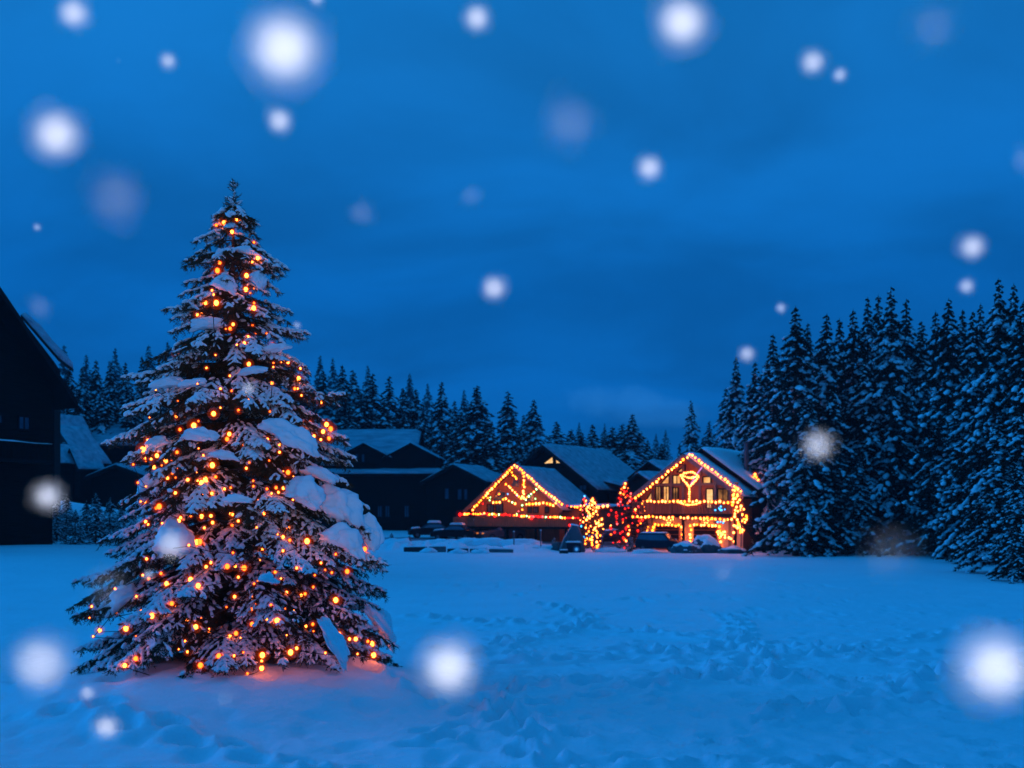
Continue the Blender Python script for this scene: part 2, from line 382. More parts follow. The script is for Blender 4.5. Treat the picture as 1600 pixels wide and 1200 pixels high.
def spruce_geometry(seed, branches, H, lat, latlen, piece, shoots, rng_prob, trunk_r, droopy=.5):
    """branches: (z_start, z_end, azimuth, length). Returns wood MB, needle segments, snow segments"""
    rs = np.random.RandomState(seed); rr = random.Random(seed)
    wood = MB(); nd = []; sn = []
    tp = [(0, 0, -.3)]+[(rr.uniform(-.02, .02)*H*.1, rr.uniform(-.02, .02)*H*.1, H*t) for t in (.1, .25, .45, .65, .85)]+[(0, 0, H*.985)]
    wood.tube(tp, trunk_r, 8, trunk_r*.06)
    for (z0, z1, az, L) in branches:
        n = max(4, int(L/lat)); pts = []
        bend = rr.uniform(-.15, .15); drop = z0-z1; cu = rr.uniform(1.0, 1.7)
        for i in range(n+1):
            t = i/n; a = az+bend*t
            z = z0-drop*(t**cu)+L*.05*sin(pi*t)+ (L*.04*max(0, t-.8)/.2)
            pts.append(Vector((cos(a)*L*t, sin(a)*L*t, z)))
        bp = (rr.random()*rng_prob[1]+rng_prob[0]) if not shoots else rr.choice((.15, .5, .85, .95))          # how snowy the branch is
        wood.tube(pts[::2] if len(pts) > 6 else pts, max(.012, .028*L*.5) if shoots else .05, 5, .006 if shoots else .015)
        for i in range(1, n+1):
            t = i/n; p = pts[i]; q = pts[i-1]; d = (p-q).normalized()
            if t > .2:
                nd.append((q, p)); 
                if rr.random() < bp*((.3+.9*t) if not shoots else min(1.05, max(0, (t-.22)*2.1))): sn.append((q, p, (1.15 if shoots else 1.35)*(1-.35*t)))
            sd0 = Vector((-d.y, d.x, 0)).normalized()
            ll = latlen*L*(1-t)**.75*min(1, t*3.2)+min(piece*.9, L*.6)
            for s in (-1, 1):
                if t < .12 and rr.random() < .5: continue
                l2 = ll*rr.uniform(.7, 1.15); m = max(1, int(l2/piece)); piece_ = min(piece, l2); a = rr.uniform(.55, .95)
                dirv = (d*cos(a)+sd0*s*sin(a)).normalized()
                c = p.copy(); dz = 0; 
                vary = rr.random()
                for k in range(m):
                    dz = -droopy*(k+.4)/m*rr.uniform(.5, 1.2)
                    step = Vector((dirv.x, dirv.y, dirv.z+dz)).normalized()*piece_*rr.uniform(.85, 1.15)
                    e = c+step; nd.append((c.copy(), e.copy()))
                    pr = bp*(.35+.75*t+.2*k/m) if not shoots else bp*min(1.1, max(0, (t-.28)*2.2+.25*k/m))
                    if rr.random() < pr: sn.append((c.copy(), e.copy(), .95*(1-.3*k/m)))
                    if shoots:
                        for s2 in (-1, 1):
                            if rr.random() < .72:
                                sdd = Vector((-dirv.y, dirv.x, 0)).normalized()*s2
                                sdir = (dirv*.75+sdd*.65+Vector((0, 0, -.15-.5*rr.random()*droopy))).normalized()
                                g = c+sdir*piece*rr.uniform(.7, 1.3); nd.append((c.copy(), g))
                                if rr.random() < pr*.85: sn.append((c+sdir*.02, g, .62))
                        # short bare twigs hanging below, out of the snow
                        g = c+Vector((rr.uniform(-.05, .05)+dirv.x*.03, rr.uniform(-.05, .05)+dirv.y*.03, -rr.uniform(.07, .17))); nd.append((c.copy(), g))
                    c = e
    return wood, nd, sn
def seg_arrays(L):
    a = np.array([tuple(x[0]) for x in L]); b = np.array([tuple(x[1]) for x in L]); r = np.array([x[2] if len(x) > 2 else 1. for x in L]); return a, b, r

# forest spruce variants, 10 m tall in their own space
def forest_variant(seed, W0, power, nb, snowy):
    rr = random.Random(seed); H = 10.0; br = []
    for i in range(nb):
        t = (i+rr.random())/nb; t = t**.9
        z1 = H*(-.01+.985*t)
        Rr = W0*((1-z1/H)**power)*rr.uniform(.55, 1.2)*(1+.22*float(vn(z1*.9, i*2.39996 % 6.28, seed)))*(.7 if z1 > 8.8 else 1)+.04
        dr = Rr*rr.uniform(.30, .75)
        br.append((min(z1+dr, H*.985), z1, i*2.39996+rr.uniform(-.3, .3), Rr))
    wood, nd, sn = spruce_geometry(seed, br, H, .24, .34, .21, False, snowy, .13, .7)
    a, b, _ = seg_arrays(nd); rs = np.random.RandomState(seed)
    V1, F1 = needles(a, b, 14, .15*np.clip((10.3-a[:, 2])/2.4, .35, 1), .055, rs, .6)
    a, b, r = seg_arrays(sn)
    r = r*np.clip((10.4-a[:, 2])/2.6, .35, 1)
    V2, F2 = snow_blobs(a, b, r*.096*(.4+1.0*rs.rand(len(r))), rs, 5, .5, .7, .18)
    mw = bpy.data.meshes.new('trunk'); mw.from_pydata(wood.v, [], wood.f); mw.materials.append(M['bark'])
    return (mw, np_mesh('crown', V1, [F1], [M['needle']]), np_mesh('snow_load', V2, [F2], [M['snowdull']], smooth=True))
VAR = [forest_variant(101, 2.0, 1.0, 125, (.08, .68)), forest_variant(102, 1.75, .95, 120, (.05, .62)),
       forest_variant(103, 2.4, 1.1, 130, (.14, .66)), forest_variant(104, 1.5, .9, 115, (.05, .66)),
       forest_variant(105, 2.1, .98, 125, (.0, .6)), forest_variant(106, 1.9, 1.1, 115, (.22, .65))]
ORD = ['leftmost', 'second', 'third', 'fourth', 'fifth', 'sixth', 'seventh', 'eighth', 'ninth', 'tenth', 'eleventh', 'twelfth', 'thirteenth', 'fourteenth', 'fifteenth',
       'sixteenth', 'seventeenth', 'eighteenth', 'nineteenth', 'twentieth', 'twenty-first', 'twenty-second', 'twenty-third', 'twenty-fourth']
ADJ = ['broad snow-laden', 'narrow snowy', 'wide thickly snowed', 'slender dark', 'dark bushy', 'white-capped']
trees = []
def spruce(px, top, y, var=None, width=1.0, group=None, label=None, ztop=None):
    rr = random.Random(int(px*7+top*13+y)); v = rr.randrange(6) if var is None else var
    x = PX(px, y); g = gz(x, y)-.35; H = (PZ(top, y) if ztop is None else ztop)-g
    root = empty('spruce_tree', (x, y, g), rr.uniform(0, 6.28)); s = H/10
    root.scale = (s*width, s*width, s)
    for nm, me in zip(('trunk', 'crown', 'snow_load'), VAR[v]): tag(link(nm, me, root), kind='stuff' if nm != 'trunk' else None)
    tag(root, label, 'tree', group); root['_v'] = v; trees.append(root); return root
def row(lst, where, group):
    lst = sorted(lst, key=lambda t: t[0])
    for i, t in enumerate(lst):
        px, top, y = t[:3]; w = t[3] if len(t) > 3 else 1.0
        o = spruce(px, top, y, width=w)
        kind = ADJ[o['_v']]; del o['_v']
        pos = 'leftmost spruce' if i == 0 else ('rightmost spruce' if i == len(lst)-1 else ORD[i]+' spruce from the left')
        o['label'] = kind+' tree, '+pos+' '+where; o['group'] = group
row([(1243, 471, 72, 1.1), (1292, 483, 73), (1333, 476, 74, .95), (1392, 441, 71, .9), (1350, 560, 71.5, 1.1), (1438, 511, 71.5), (1482, 459, 66, 1.0), (1520, 481, 64), (1560, 427, 58, .9), (1600, 461, 56), (1300, 600, 71, 1.2), (1640, 431, 58), (1680, 471, 55), (1218, 560, 92, .9)], 'in the right-hand forest front', 'spruces of the right-hand forest')
row([(1262, 610, 71, 1.2), (1415, 600, 71, 1.2), (1500, 620, 64, 1.25), (1560, 640, 50, 1.25), (1602, 560, 46, 1.1), (1340, 700, 70.5, 1.2), (1450, 700, 69, 1.2), (1590, 720, 43.5, 1.2), (1650, 620, 45, 1.1), (1526, 720, 59, 1.2)], 'along the right-hand forest edge', 'low spruces at the forest edge')
row([(1180, 560, 86), (1208, 516, 84), (1262, 511, 84, .9), (1312, 491, 82, .9), (1356, 457, 82, .8), (1372, 453, 84, .8), (1416, 461, 82, .9), (1440, 496, 84), (1462, 479, 80, .9), (1504, 477, 78, .9), (1532, 467, 74, .9), (1584, 435, 70, .8), (1620, 451, 70, .8)], 'in the right-hand forest, second row', 'spruces of the right-hand forest')
row([(1080, 622, 112, .9), (1108, 655, 112, 1.1), (1134, 602, 104, 1.0), (1150, 552, 100, 1.0), (1172, 600, 98), (1062, 690, 110, .9), (1120, 690, 108, 1.1), (1098, 680, 106)], 'behind the brightly lit house', 'spruces behind the lit houses')
row([(690, 592, 124, 1.1), (745, 598, 120, 1.6), (794, 608, 122, 1.5), (834, 620, 124, 1.3), (720, 640, 122, 1.4), (768, 660, 119, 1.5), (660, 640, 124, 1.1), (812, 670, 121, 1.1), (870, 656, 132, 1.9), (892, 668, 134, 2.0), (908, 672, 130, 1.9), (926, 660, 134, 1.9), (942, 676, 131, 2.0), (957, 664, 133, 1.9), (988, 644, 126, 1.7), (1012, 686, 132, 1.8), (972, 660, 134, 1.8), (852, 682, 128, 1.8), (1034, 690, 130, 1.8)], 'behind the unlit and lit chalets', 'spruces behind the chalets')
row([(340, 574, 128, 1.3), (372, 566, 132, 1.2), (402, 572, 128, 1.3), (432, 578, 132, 1.3), (458, 570, 130, 1.2), (535, 566, 132, 1.22), (505, 575, 132, 1.35), (552, 574, 135, 1.35), (582, 580, 133, 1.35), (608, 584, 130, 1.22), (630, 602, 132, 1.35), (650, 604, 134, 1.35), (565, 610, 128, 1.49), (600, 625, 127, 1.55), (632, 640, 128, 1.49), (480, 580, 134, 1.35), (710, 622, 134, 1.35), (545, 630, 126, 1.49), (762, 640, 138, 1.35), (818, 645, 138, 1.35)], 'above the long dark building', 'spruces above the dark building')
row([(108, 566, 112), (128, 570, 108), (150, 558, 112), (172, 560, 108), (196, 562, 112), (222, 552, 110), (248, 556, 112), (272, 548, 114), (300, 560, 114), (118, 600, 106, 1.2), (160, 600, 106, 1.2), (205, 600, 106, 1.2), (245, 600, 107, 1.2), (330, 570, 114), (290, 600, 108, 1.2), (85, 585, 110)], 'above the left-hand houses', 'spruces above the left-hand houses')
row([(100, 535, 288), (135, 550, 297), (180, 540, 294), (232, 535, 297), (262, 530, 294), (500, 552, 297), (520, 556, 301), (575, 568, 297), (640, 580, 301), (668, 596, 301), (725, 606, 297), (1262, 500, 227), (1285, 515, 224), (1040, 670, 288), (1025, 676, 297), (945, 660, 301), (905, 658, 301), (300, 538, 297)], 'in the faint farthest row', 'far spruces fading into the dusk')
row([(88, 778, 64, 1.6), (150, 768, 63, 1.5), (118, 795, 61, 1.8), (190, 785, 62, 1.7), (66, 795, 61, 1.7), (135, 780, 66, 1.6), (172, 775, 66, 1.6), (104, 770, 68, 1.5), (205, 790, 66, 1.6)], 'before the left-hand houses', 'small spruces before the left-hand houses')

row([(985, 836, 79.5, 2.2), (966, 844, 79, 2.4), (866, 838, 88, 2.3), (1176, 838, 80, 2.0), (612, 832, 90, 2.2), (640, 836, 92, 2.2)], 'of the knee-high ones before the houses', 'low snowy shrubs before the houses')

# ------------------------------------------------------------------ the Christmas tree
TY = 17.0; TX = PX(365, TY); PM = F/TY
prof = np.array([  # py, left px, right px (edges of the crown)
 (292, 364, 367), (330, 347, 388), (380, 322, 408), (430, 300, 436), (490, 276, 434), (530, 272, 452), (560, 268, 468), (600, 218, 492),
 (640, 205, 525), (690, 192, 540), (740, 205, 545), (800, 182, 566), (850, 172, 596), (900, 145, 596), (940, 135, 590), (1000, 138, 615), (1050, 130, 605), (1075, 160, 560)], float)
zz = (HZ-prof[:, 0])/PM+CAMZ; rl = (365-prof[:, 1])/PM; rt = (prof[:, 2]-365)/PM
zz, rl, rt = zz[::-1], rl[::-1], rt[::-1]
def RF(z, az):
    a = np.interp(z, zz, rl); b = np.interp(z, zz, rt); c = cos(az)
    m = (a+b)/2
    return m+(b-m)*max(c, 0)**1.0+(a-m)*max(-c, 0)**1.0
rr = random.Random(5)
TH = 8.62; br = []
NB = 330
for i in range(NB):
    t = (i+.5*rr.random())/NB; z1 = .10+(TH-.35)*(1-(1-t)**1.0)
    z1 = .12+8.2*t**1.28; z1 += .15*sin(2*pi*z1/.85)
    az = i*2.39996+rr.uniform(-.35, .35)
    Rr = RF(z1, az)*rr.choice((rr.uniform(.85, 1.03), rr.uniform(.6, .95)))*(1.15 if z1 > 5.5 else 1)*(1+.16*float(vn(z1*1.2, (az % 6.283)*1.3, 3.3)))
    if sin(az) < 0: z1 = max(z1, CAMZ-.170*(TY+sin(az)*Rr)+.25*rr.random())
    # branches gather in clumps with dark gaps between
    z0 = z1+Rr*rr.uniform(.22, .42)+.05
    br.append((min(z0, TH-.12), z1, az, max(Rr, .16)))
def tip(px, py, depth=0.0, lift=.30):
    x = (px-365)/PM; z = (HZ-py)/PM+CAMZ; L = math.hypot(x, depth)*.96; az = math.atan2(-depth, x)
    br.append((min(z+L*lift, TH-.2), z, az, L))
for a in [(262, 490, .2, .1), (300, 450, .3, .3), (445, 428, .3, .25), (484, 527, .2, .12), (200, 598, .3, .18), (190, 700, .4, .2), (128, 915, .6, .35), (122, 1052, .5, .25), (552, 626, .3, .02), (540, 690, .3, .2),
          (562, 765, .5, .4), (604, 838, .6, .45), (606, 885, .9, .4), (642, 1005, .8, .35), (604, 1052, 1.0, .3), (470, 590, .4, .2), (500, 615, .3, .25), (150, 1010, .7, .3), (165, 960, .8, .35), (600, 985, .8, .4), (240, 640, .6, .2), (225, 620, .2, .15),
          (180, 850, .8, .4), (200, 790, .5, .45), (585, 800, .3, .45)]: tip(*a)
wood, nd, sn = spruce_geometry(77, br, TH, .13, .42, .115, True, (.30, .62), .16, .95)
ct = empty('christmas_tree', (TX, TY, 0))
tag(ct, 'tall snow-laden spruce hung with glowing orange lights, standing in the near snow field', 'christmas tree')
wood.build('trunk', M['bark'], ct, smooth=True)
rs = np.random.RandomState(3)
# top leader
for k in range(60):
    t = rr.random(); p = Vector((0, 0, TH-.65+.75*t)); a = rr.uniform(0, 6.28); l = .05+.20*(1-t)
    q = p+Vector((cos(a)*l, sin(a)*l, l*.5)); nd.append((p, q))
    if rr.random() < .5: sn.append((p, q, .5))
a, b, _ = seg_arrays(nd)
V1, F1 = needles(a, b, 12, .062, .013, rs, .6)
crown = link('crown', np_mesh('crown', V1, [F1], [M['needle_main']]), ct); crown['kind'] = 'stuff'
a, b, r = seg_arrays(sn)
V2, F2 = snow_blobs(a, b, r*.034*(.5+.9*rs.rand(len(r))), rs, 5, .8, .8, .16)
snowl = link('snow_load', np_mesh('snow_load', V2, [F2], [M['snow']], smooth=True), ct); snowl['kind'] = 'stuff'
print('main tree', len(nd), len(sn), len(F1), len(F2))
# heavy clumps of snow: px, py centre, length, thickness (px), tilt in degrees (downwards to the right positive), depth fraction
IV, IF = ico(4)
clumps = [(455, 684, 88, 34, 28, .9), (268, 850, 62, 56, 0, .95), (352, 446, 34, 26, 20, .95), (322, 507, 50, 20, -5, .9), (476, 772, 56, 42, 25, .9), (530, 792, 70, 50, 28, .85),
          (572, 828, 66, 34, 52, .75), (540, 846, 64, 38, 30, .9), (594, 975, 74, 26, 58, .75), (522, 1002, 80, 26, 62, .95), (252, 1008, 46, 44, 40, .95), (312, 680, 54, 22, 5, .95), (405, 438, 26, 24, 50, .9),
          (234, 762, 60, 26, -50, .8), (372, 780, 40, 14, 0, .97), (190, 935, 50, 26, -40, .8), (245, 692, 40, 18, -20, .9), (500, 742, 50, 18, 20, .85), (420, 905, 30, 14, 10, 1.0),
          (300, 600, 40, 14, -10, .9), (350, 712, 44, 16, 12, .9), (330, 370, 26, 14, -20, .9), (385, 392, 34, 14, 15, .9), (395, 580, 40, 14, -8, .95), (260, 600, 50, 16, -8, .9), (430, 545, 44, 14, -12, .85)]
for i, (px, py, ln, th, tl, df) in enumerate(clumps):
    x = (px-365)/PM; z = (HZ-py)/PM+CAMZ; Rr = RF(z, 0 if x > 0 else pi)
    dy = -math.sqrt(max((Rr*1.0)**2-x*x, .05))*(df-.07)
    V = IV.copy(); nz = fbm(V[:, 0]*1.6+i*5, V[:, 1]*1.6, V[:, 2]*1.6+i, 3)
    V = V*(1+.34*nz[:, None]*1.2+.09*fbm(V[:, 0]*7+i, V[:, 1]*7, V[:, 2]*7, 2)[:, None])
    V[:, 2] = np.where(V[:, 2] < 0, V[:, 2]*.55, V[:, 2])
    # lobes hanging over the edge
    V[:, 2] -= .25*np.abs(V[:, 0])**2
    V[:, 2] -= .12*np.clip(fbm(V[:, 0]*4+i, V[:, 1]*4, 0, 2), 0, 1)*(V[:, 2] < .1)
    V = V*np.array([ln/2/PM*1.02, max(th, ln*.5)/2/PM*.95, th/2/PM*1.15])
    t = R(tl); c, s_ = cos(t), sin(t)
    V = np.stack([V[:, 0]*c+V[:, 2]*s_, V[:, 1], -V[:, 0]*s_+V[:, 2]*c], -1)
    kk = (TY+dy)/TY; V = V*kk; x = PX(px, TY+dy)-TX; z = PZ(py, TY+dy)
    o = link('snow_clump', np_mesh('snow_clump', V+np.array([x, dy, z]), [IF], [M['snow']], smooth=True), ct)
# lamps on the tree, wound round in three strings
bul = []
za = [(680,205),(715,195),(770,180),(848,282),(865,352),(840,370),(685,408),(668,515),(680,552),(633,552),(595,605),(848,553),(847,575),(755,648),(742,668),(842,652),(822,703),(805,732),(930,738),(825,825),(935,820),(970,815),(1055,845),(1047,890),(1043,935),(1060,965),(740,878),(748,945),(555,912),(668,1047),(580,1100),(738,1138),(728,1160),(1172,1095),(1190,1115),(375,1165),(815,430),(812,492),(1000,818),(695,372),(750,235),(600,1080),(1030,935)]
zb = [(343,118),(357,90),(353,157),(380,160),(405,145),(443,167),(493,130),(647,187),(808,175),(795,200),(940,130),(977,218),(825,255),(472,222),(540,250),(583,255),(617,250),(600,262),(485,307),(350,345),(415,367),(402,374),(428,440),(600,410),(553,408),(612,460),(648,437),(885,290),(925,285),(935,305),(1110,325),(1120,340),(580,522),(568,522),(592,520),(360,595),(640,612),(785,635),(712,628),(552,685),(585,712),(447,703),(470,790),(383,845),(1060,518),(1185,575),(1230,545),(1168,655),(1235,650),(1087,718),(1185,775),(1312,552),(1375,490),(270,900),(575,892),(528,955),(540,1000),(312,1030),(265,1060),(675,1018),(742,1018),(782,1003),(865,1015),(862,1040),(862,1072),(988,1003),(1015,985),(750,920),(820,880),(885,860),(930,865),(1085,880),(1200,925),(1245,945),(1272,945),(1325,955),(1345,965),(1140,1005),(1280,1010),(1350,1015),(1430,925),(595,1060),(455,1115),(800,1095),(760,675),(500,430),(645,310),(760,430),(700,290),(1015,635),(955,560),(1090,60),(1120,75),(1130,40),(1155,70),(905,310),(620,630)]
for (x, y) in za: bul.append((x*.35+100, y*.35+280))
for (x, y) in zb: bul.append((x*.3583+100, y*.3583+660))
bvA = BVHTree.FromPolygons([Vector(v) for v in V2.tolist()], F2.tolist())
bvB = BVHTree.FromPolygons([Vector(v) for v in V1.tolist()], F1.tolist())
lamps = []
for (px, py) in bul:
    x = (px-365)/PM; z = (HZ-py)/PM+CAMZ; Rr = RF(z, 0 if x > 0 else pi)
    dy = -math.sqrt(max((Rr*.97)**2-x*x, .01))*.84
    k = (TY+dy)/TY                       # keep the same bearing at the nearer distance
    P = Vector(((px-800)/F*(TY+dy)-TX, dy, CAMZ-(py-HZ)/F*(TY+dy)))
    # rest the lamp on the outermost twig along its bearing, not buried in it
    o = Vector((-TX, -TY, CAMZ)); d = (P-o).normalized(); best = (P-o).length+.25
    for bv in (bvA, bvB):
        h = bv.ray_cast(o, d, best)
        if h[0] is not None: best = min(best, h[3])
    P = o+d*(best-.035)
    lamps.append((P, rr.choice((.015, .019, .024, .029, .033, .038))))
inner = []
for k in range(64):                      # lamps deep among the lower branches
    z = 1.0+4.0*rr.random()**1.2; a = rr.uniform(pi*1.02, pi*1.98); Rr = RF(z, a)*rr.uniform(.40, .78)
    inner.append((Vector((cos(a)*Rr, sin(a)*Rr, z)), .024))
inner2 = []
for k in range(80):                      # more small lamps among the middle of the boughs
    z = .9+6.2*rr.random()**1.3; a = rr.uniform(pi*1.14, pi*1.86); Rr = RF(z, a)*rr.uniform(.62, .93)
    inner2.append((Vector((cos(a)*Rr, sin(a)*Rr, z)), rr.choice((.010, .013, .017))))
for k in range(26):
    z = .5+7*rr.random(); a = rr.uniform(0, pi); Rr = RF(z, a)*rr.uniform(.7, .95)
    inner.append((Vector((cos(a)*Rr, sin(a)*Rr, z)), .03))
def bulb_mesh(kind, key, rc, rsh, k):
    nm = 'bulb_%s_%s_%d' % (kind, key, int(rc*1000))
    if nm in M: return M[nm]
    v, f = ico(2 if rc > .028 else 1); v1, f1 = ico(2)
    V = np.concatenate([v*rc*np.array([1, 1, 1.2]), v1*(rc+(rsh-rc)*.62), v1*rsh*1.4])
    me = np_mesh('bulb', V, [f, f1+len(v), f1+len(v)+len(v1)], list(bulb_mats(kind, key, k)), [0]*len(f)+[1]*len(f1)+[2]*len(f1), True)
    M[nm] = me; return me
def lamp_string(name, loc, pts, label, group, key, k, wire_r=.006, sag=.04, link_max=1.5, root=None):
    """pts: (Vector world, radius, kind)"""
    root = root or empty(name, loc); root.name = name; tag(root, label, 'string lights', group)
    o = Vector(loc); w = MB()
    for i, (p, r, kind) in enumerate(pts):
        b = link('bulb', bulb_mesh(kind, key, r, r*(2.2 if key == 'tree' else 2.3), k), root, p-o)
        if i and (p-pts[i-1][0]).length < link_max:
            q = pts[i-1][0]; m = (p+q)/2-Vector((0, 0, sag))
            w.tube([q-o-Vector((0, 0, r)), m-o, p-o-Vector((0, 0, r))], wire_r, 4)
    if w.v: w.build('wire', M['wire'], root)
    return root
tl = Vector((TX, TY, 0))
lam = sorted(lamps, key=lambda t: -t[0].z)
up = [l for l in lam if l[0].z > 4.1]; lo = [l for l in lam if l[0].z <= 4.1]
def chain(ls):
    ls = list(ls); out = [ls.pop(0)]
    while ls:
        j = min(range(len(ls)), key=lambda i: (ls[i][0]-out[-1][0]).length+abs(ls[i][0].z-out[-1][0].z)); out.append(ls.pop(j))
    return out
rb0 = random.Random(21)
KT = 23.0
mid = [l for l in lo if l[0].z > 1.9]; low = [l for l in lo if l[0].z <= 1.9]
for ls, lb in ((up, 'orange lamps on the upper half of the Christmas tree, up to its tip'), (mid, 'orange lamps on the outer boughs at mid height of the Christmas tree'), (low, 'orange lamps on the lowest outer boughs of the Christmas tree'),
               (inner, 'small orange lamps deep inside the Christmas tree near its trunk'), (inner2, 'tiny orange lamps half hidden between the boughs of the Christmas tree')):
    lamp_string('string_lights', tl, [(tl+p, r, rb0.choice(('amber', 'amber', 'ember'))) for p, r in chain(ls)], lb, 'lamps wound round the Christmas tree', 'tree', KT)

# ------------------------------------------------------------------ buildings
class House:
    def __init__(s, label, origin, theta, cat='house', name='chalet'):
        s.o = Vector(origin); s.t = theta; s.root = empty(name, origin, -theta); tag(s.root, label, cat)
        s.X = Vector((cos(theta), -sin(theta), 0)); s.Yv = Vector((sin(theta), cos(theta), 0))
    def uv(s, px, py, off=0.0):
        """pixel -> (u, z) on the facade plane y=off"""
        q = (px-800)/F; O = s.o+s.Yv*off
        u = (q*O.y-O.x)/(s.X.x-q*s.X.y)
        y = O.y+u*s.X.y
        return u, CAMZ-(py-HZ)*y/F-s.o.z
    def w(s, u, off, z): return s.o+s.X*u+s.Yv*off+Vector((0, 0, z))
def slab(root, A, B, Cc, D, th, m, name, seed=0, rough=.06, n=(20, 12), rnd=True, parent=None):
    """snow blanket: A,B lower edge, D,C upper edge, lifted by th"""
    A, B, Cc, D = map(Vector, (A, B, Cc, D)); nu, nv = n
    nrm = (B-A).cross(D-A).normalized()
    if nrm.z < 0: nrm = -nrm
    u = np.linspace(0, 1, nu); v = np.linspace(0, 1, nv); U, Vv = np.meshgrid(u, v)
    def lerp(k): return ((1-U)*(1-Vv))[..., None]*np.array(A)+(U*(1-Vv))[..., None]*np.array(B)+(U*Vv)[..., None]*np.array(Cc)+((1-U)*Vv)[..., None]*np.array(D)
    P = lerp(0); lu = (B-A).length; lv = (D-A).length
    edge = np.minimum(np.minimum(U, 1-U)*lu, Vv*lv)
    prof_ = np.sqrt(np.clip(edge/(th*1.2), 0, 1)*(2-np.clip(edge/(th*1.2), 0, 1)))
    h = th*(.25+.75*prof_)+rough*fbm(U*lu*.8+seed, Vv*lv*.8, seed, 3)
    sagm = (1-np.clip(Vv*lv/.6, 0, 1))[..., None]*(.12*fbm(U*lu*1.4+seed*3, 0*U, seed, 2))[..., None]
    T = P+h[..., None]*np.array(nrm)+sagm*np.array((A-D).normalized())
    Bt = P+.01*np.array(nrm)
    k = nu*nv; V = np.concatenate([T.reshape(-1, 3), Bt.reshape(-1, 3)])
    ii = np.arange(k).reshape(nv, nu)
    top = np.stack([ii[:-1, :-1], ii[:-1, 1:], ii[1:, 1:], ii[1:, :-1]], -1).reshape(-1, 4)
    fs = [top]
    ring = list(ii[0, :])+list(ii[1:, -1])+list(ii[-1, -2::-1])+list(ii[-2:0:-1, 0])
    rg = np.array([(ring[i], ring[(i+1) % len(ring)], ring[(i+1) % len(ring)]+k, ring[i]+k) for i in range(len(ring))])
    fs.append(rg[:, ::-1]); fs.append(top[:, ::-1]+k)
    return link(name, np_mesh(name, V, fs, [m], smooth=True), parent or root)
def gable(h, xc, w, d0, d1, z0, ze, zp, wall_m, roof_m, over=.45, front=.7, back=.3, snow=.22, seed=1, rt=.18, trim=None, name='wall', sides=(-1, 1), sm=None):
    """gabled block, its ridge along local y"""
    m = MB(); m.prism([(xc-w, z0), (xc+w, z0), (xc+w, ze), (xc, zp), (xc-w, ze)], d0, d1); m.build(name, wall_m, h.root)
    sl = (zp-ze)/w; r = MB()
    for s in sides:
        x1 = xc+s*(w+over); z1 = ze-over*sl
        a = [(xc, zp+.02), (x1, z1+.02), (x1, z1+.02+rt), (xc, zp+.02+rt)]
        r.prism(a if s > 0 else a[::-1], d0-front, d1+back)
    ro = r.build('roof', roof_m, h.root)
    for s in sides:
        x1 = xc+s*(w+over); z1 = ze-over*sl+rt+.02
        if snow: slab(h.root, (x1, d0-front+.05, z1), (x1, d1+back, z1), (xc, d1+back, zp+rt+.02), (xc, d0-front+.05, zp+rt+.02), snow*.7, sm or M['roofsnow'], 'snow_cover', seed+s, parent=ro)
    if trim:
        t = MB()
        for s in sides:
            x1 = xc+s*(w+over+.02); z1 = ze-(over+.02)*sl
            t.bar((xc, d0-front-.03, zp+.05), (x1, d0-front-.03, z1+.05), .06, .34)
        t.build('bargeboard', trim, ro)
    return ro
def window(h, poly, y, pane_m, frame_m, fw=.09, mull=(), name='window'):
    """poly of (u,z) on the plane y"""
    m = MB()
    n = len(poly)
    for i in range(n):
        a, b = poly[i], poly[(i+1) % n]; m.bar((a[0], y-.05, a[1]), (b[0], y-.05, b[1]), fw, .10, up=(0, 1, 0))
    for a, b in mull: m.bar((a[0], y-.045, a[1]), (b[0], y-.045, b[1]), fw*.7, .06, up=(0, 1, 0))
    f = m.build(name, frame_m, h.root)
    p = MB(); p.prism(poly, y-.025, y-.004); p.build('pane', pane_m, f); return f
def rectp(u0, u1, z0, z1): return [(u0, z0), (u1, z0), (u1, z1), (u0, z1)]
def rwin(h, p0, p1, y, pane, frame, fw=.09, cross=True, name='window'):
    """window from two pixel corners"""
    a = h.uv(*p0, off=y); b = h.uv(*p1, off=y); u0, u1 = sorted((a[0], b[0])); z0, z1 = sorted((a[1], b[1]))
    mu = [(((u0+u1)/2, z0), ((u0+u1)/2, z1))] if cross else []
    return window(h, rectp(u0, u1, z0, z1), y, pane, frame, fw, mu, name)

# --- right-hand house, brightly lit
G = House('large right-hand chalet outlined in warm lamps, with lit windows, balcony and two garages', (PX(1079, 82), 82, 0), R(35))
GP = 7.75; SL = .70
gable(G, 0, 4.6, 0, 15, -.5, GP-4.6*SL, GP, M['woodwarm'], M['darktrim'], .5, 1.3, .3, .3, 3, trim=M['trim'], sm=M['snow'])
# taller main block set back, with a cross gable on the right
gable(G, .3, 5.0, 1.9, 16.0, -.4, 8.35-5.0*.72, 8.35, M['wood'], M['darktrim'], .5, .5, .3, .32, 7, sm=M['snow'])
m = MB(); m.prism([(3.0, 0), (7.6, 0), (7.6, 4.4), (3.0, 4.4)], 4.6, 10.2); m.build('side_wing', M['render'], G.root)
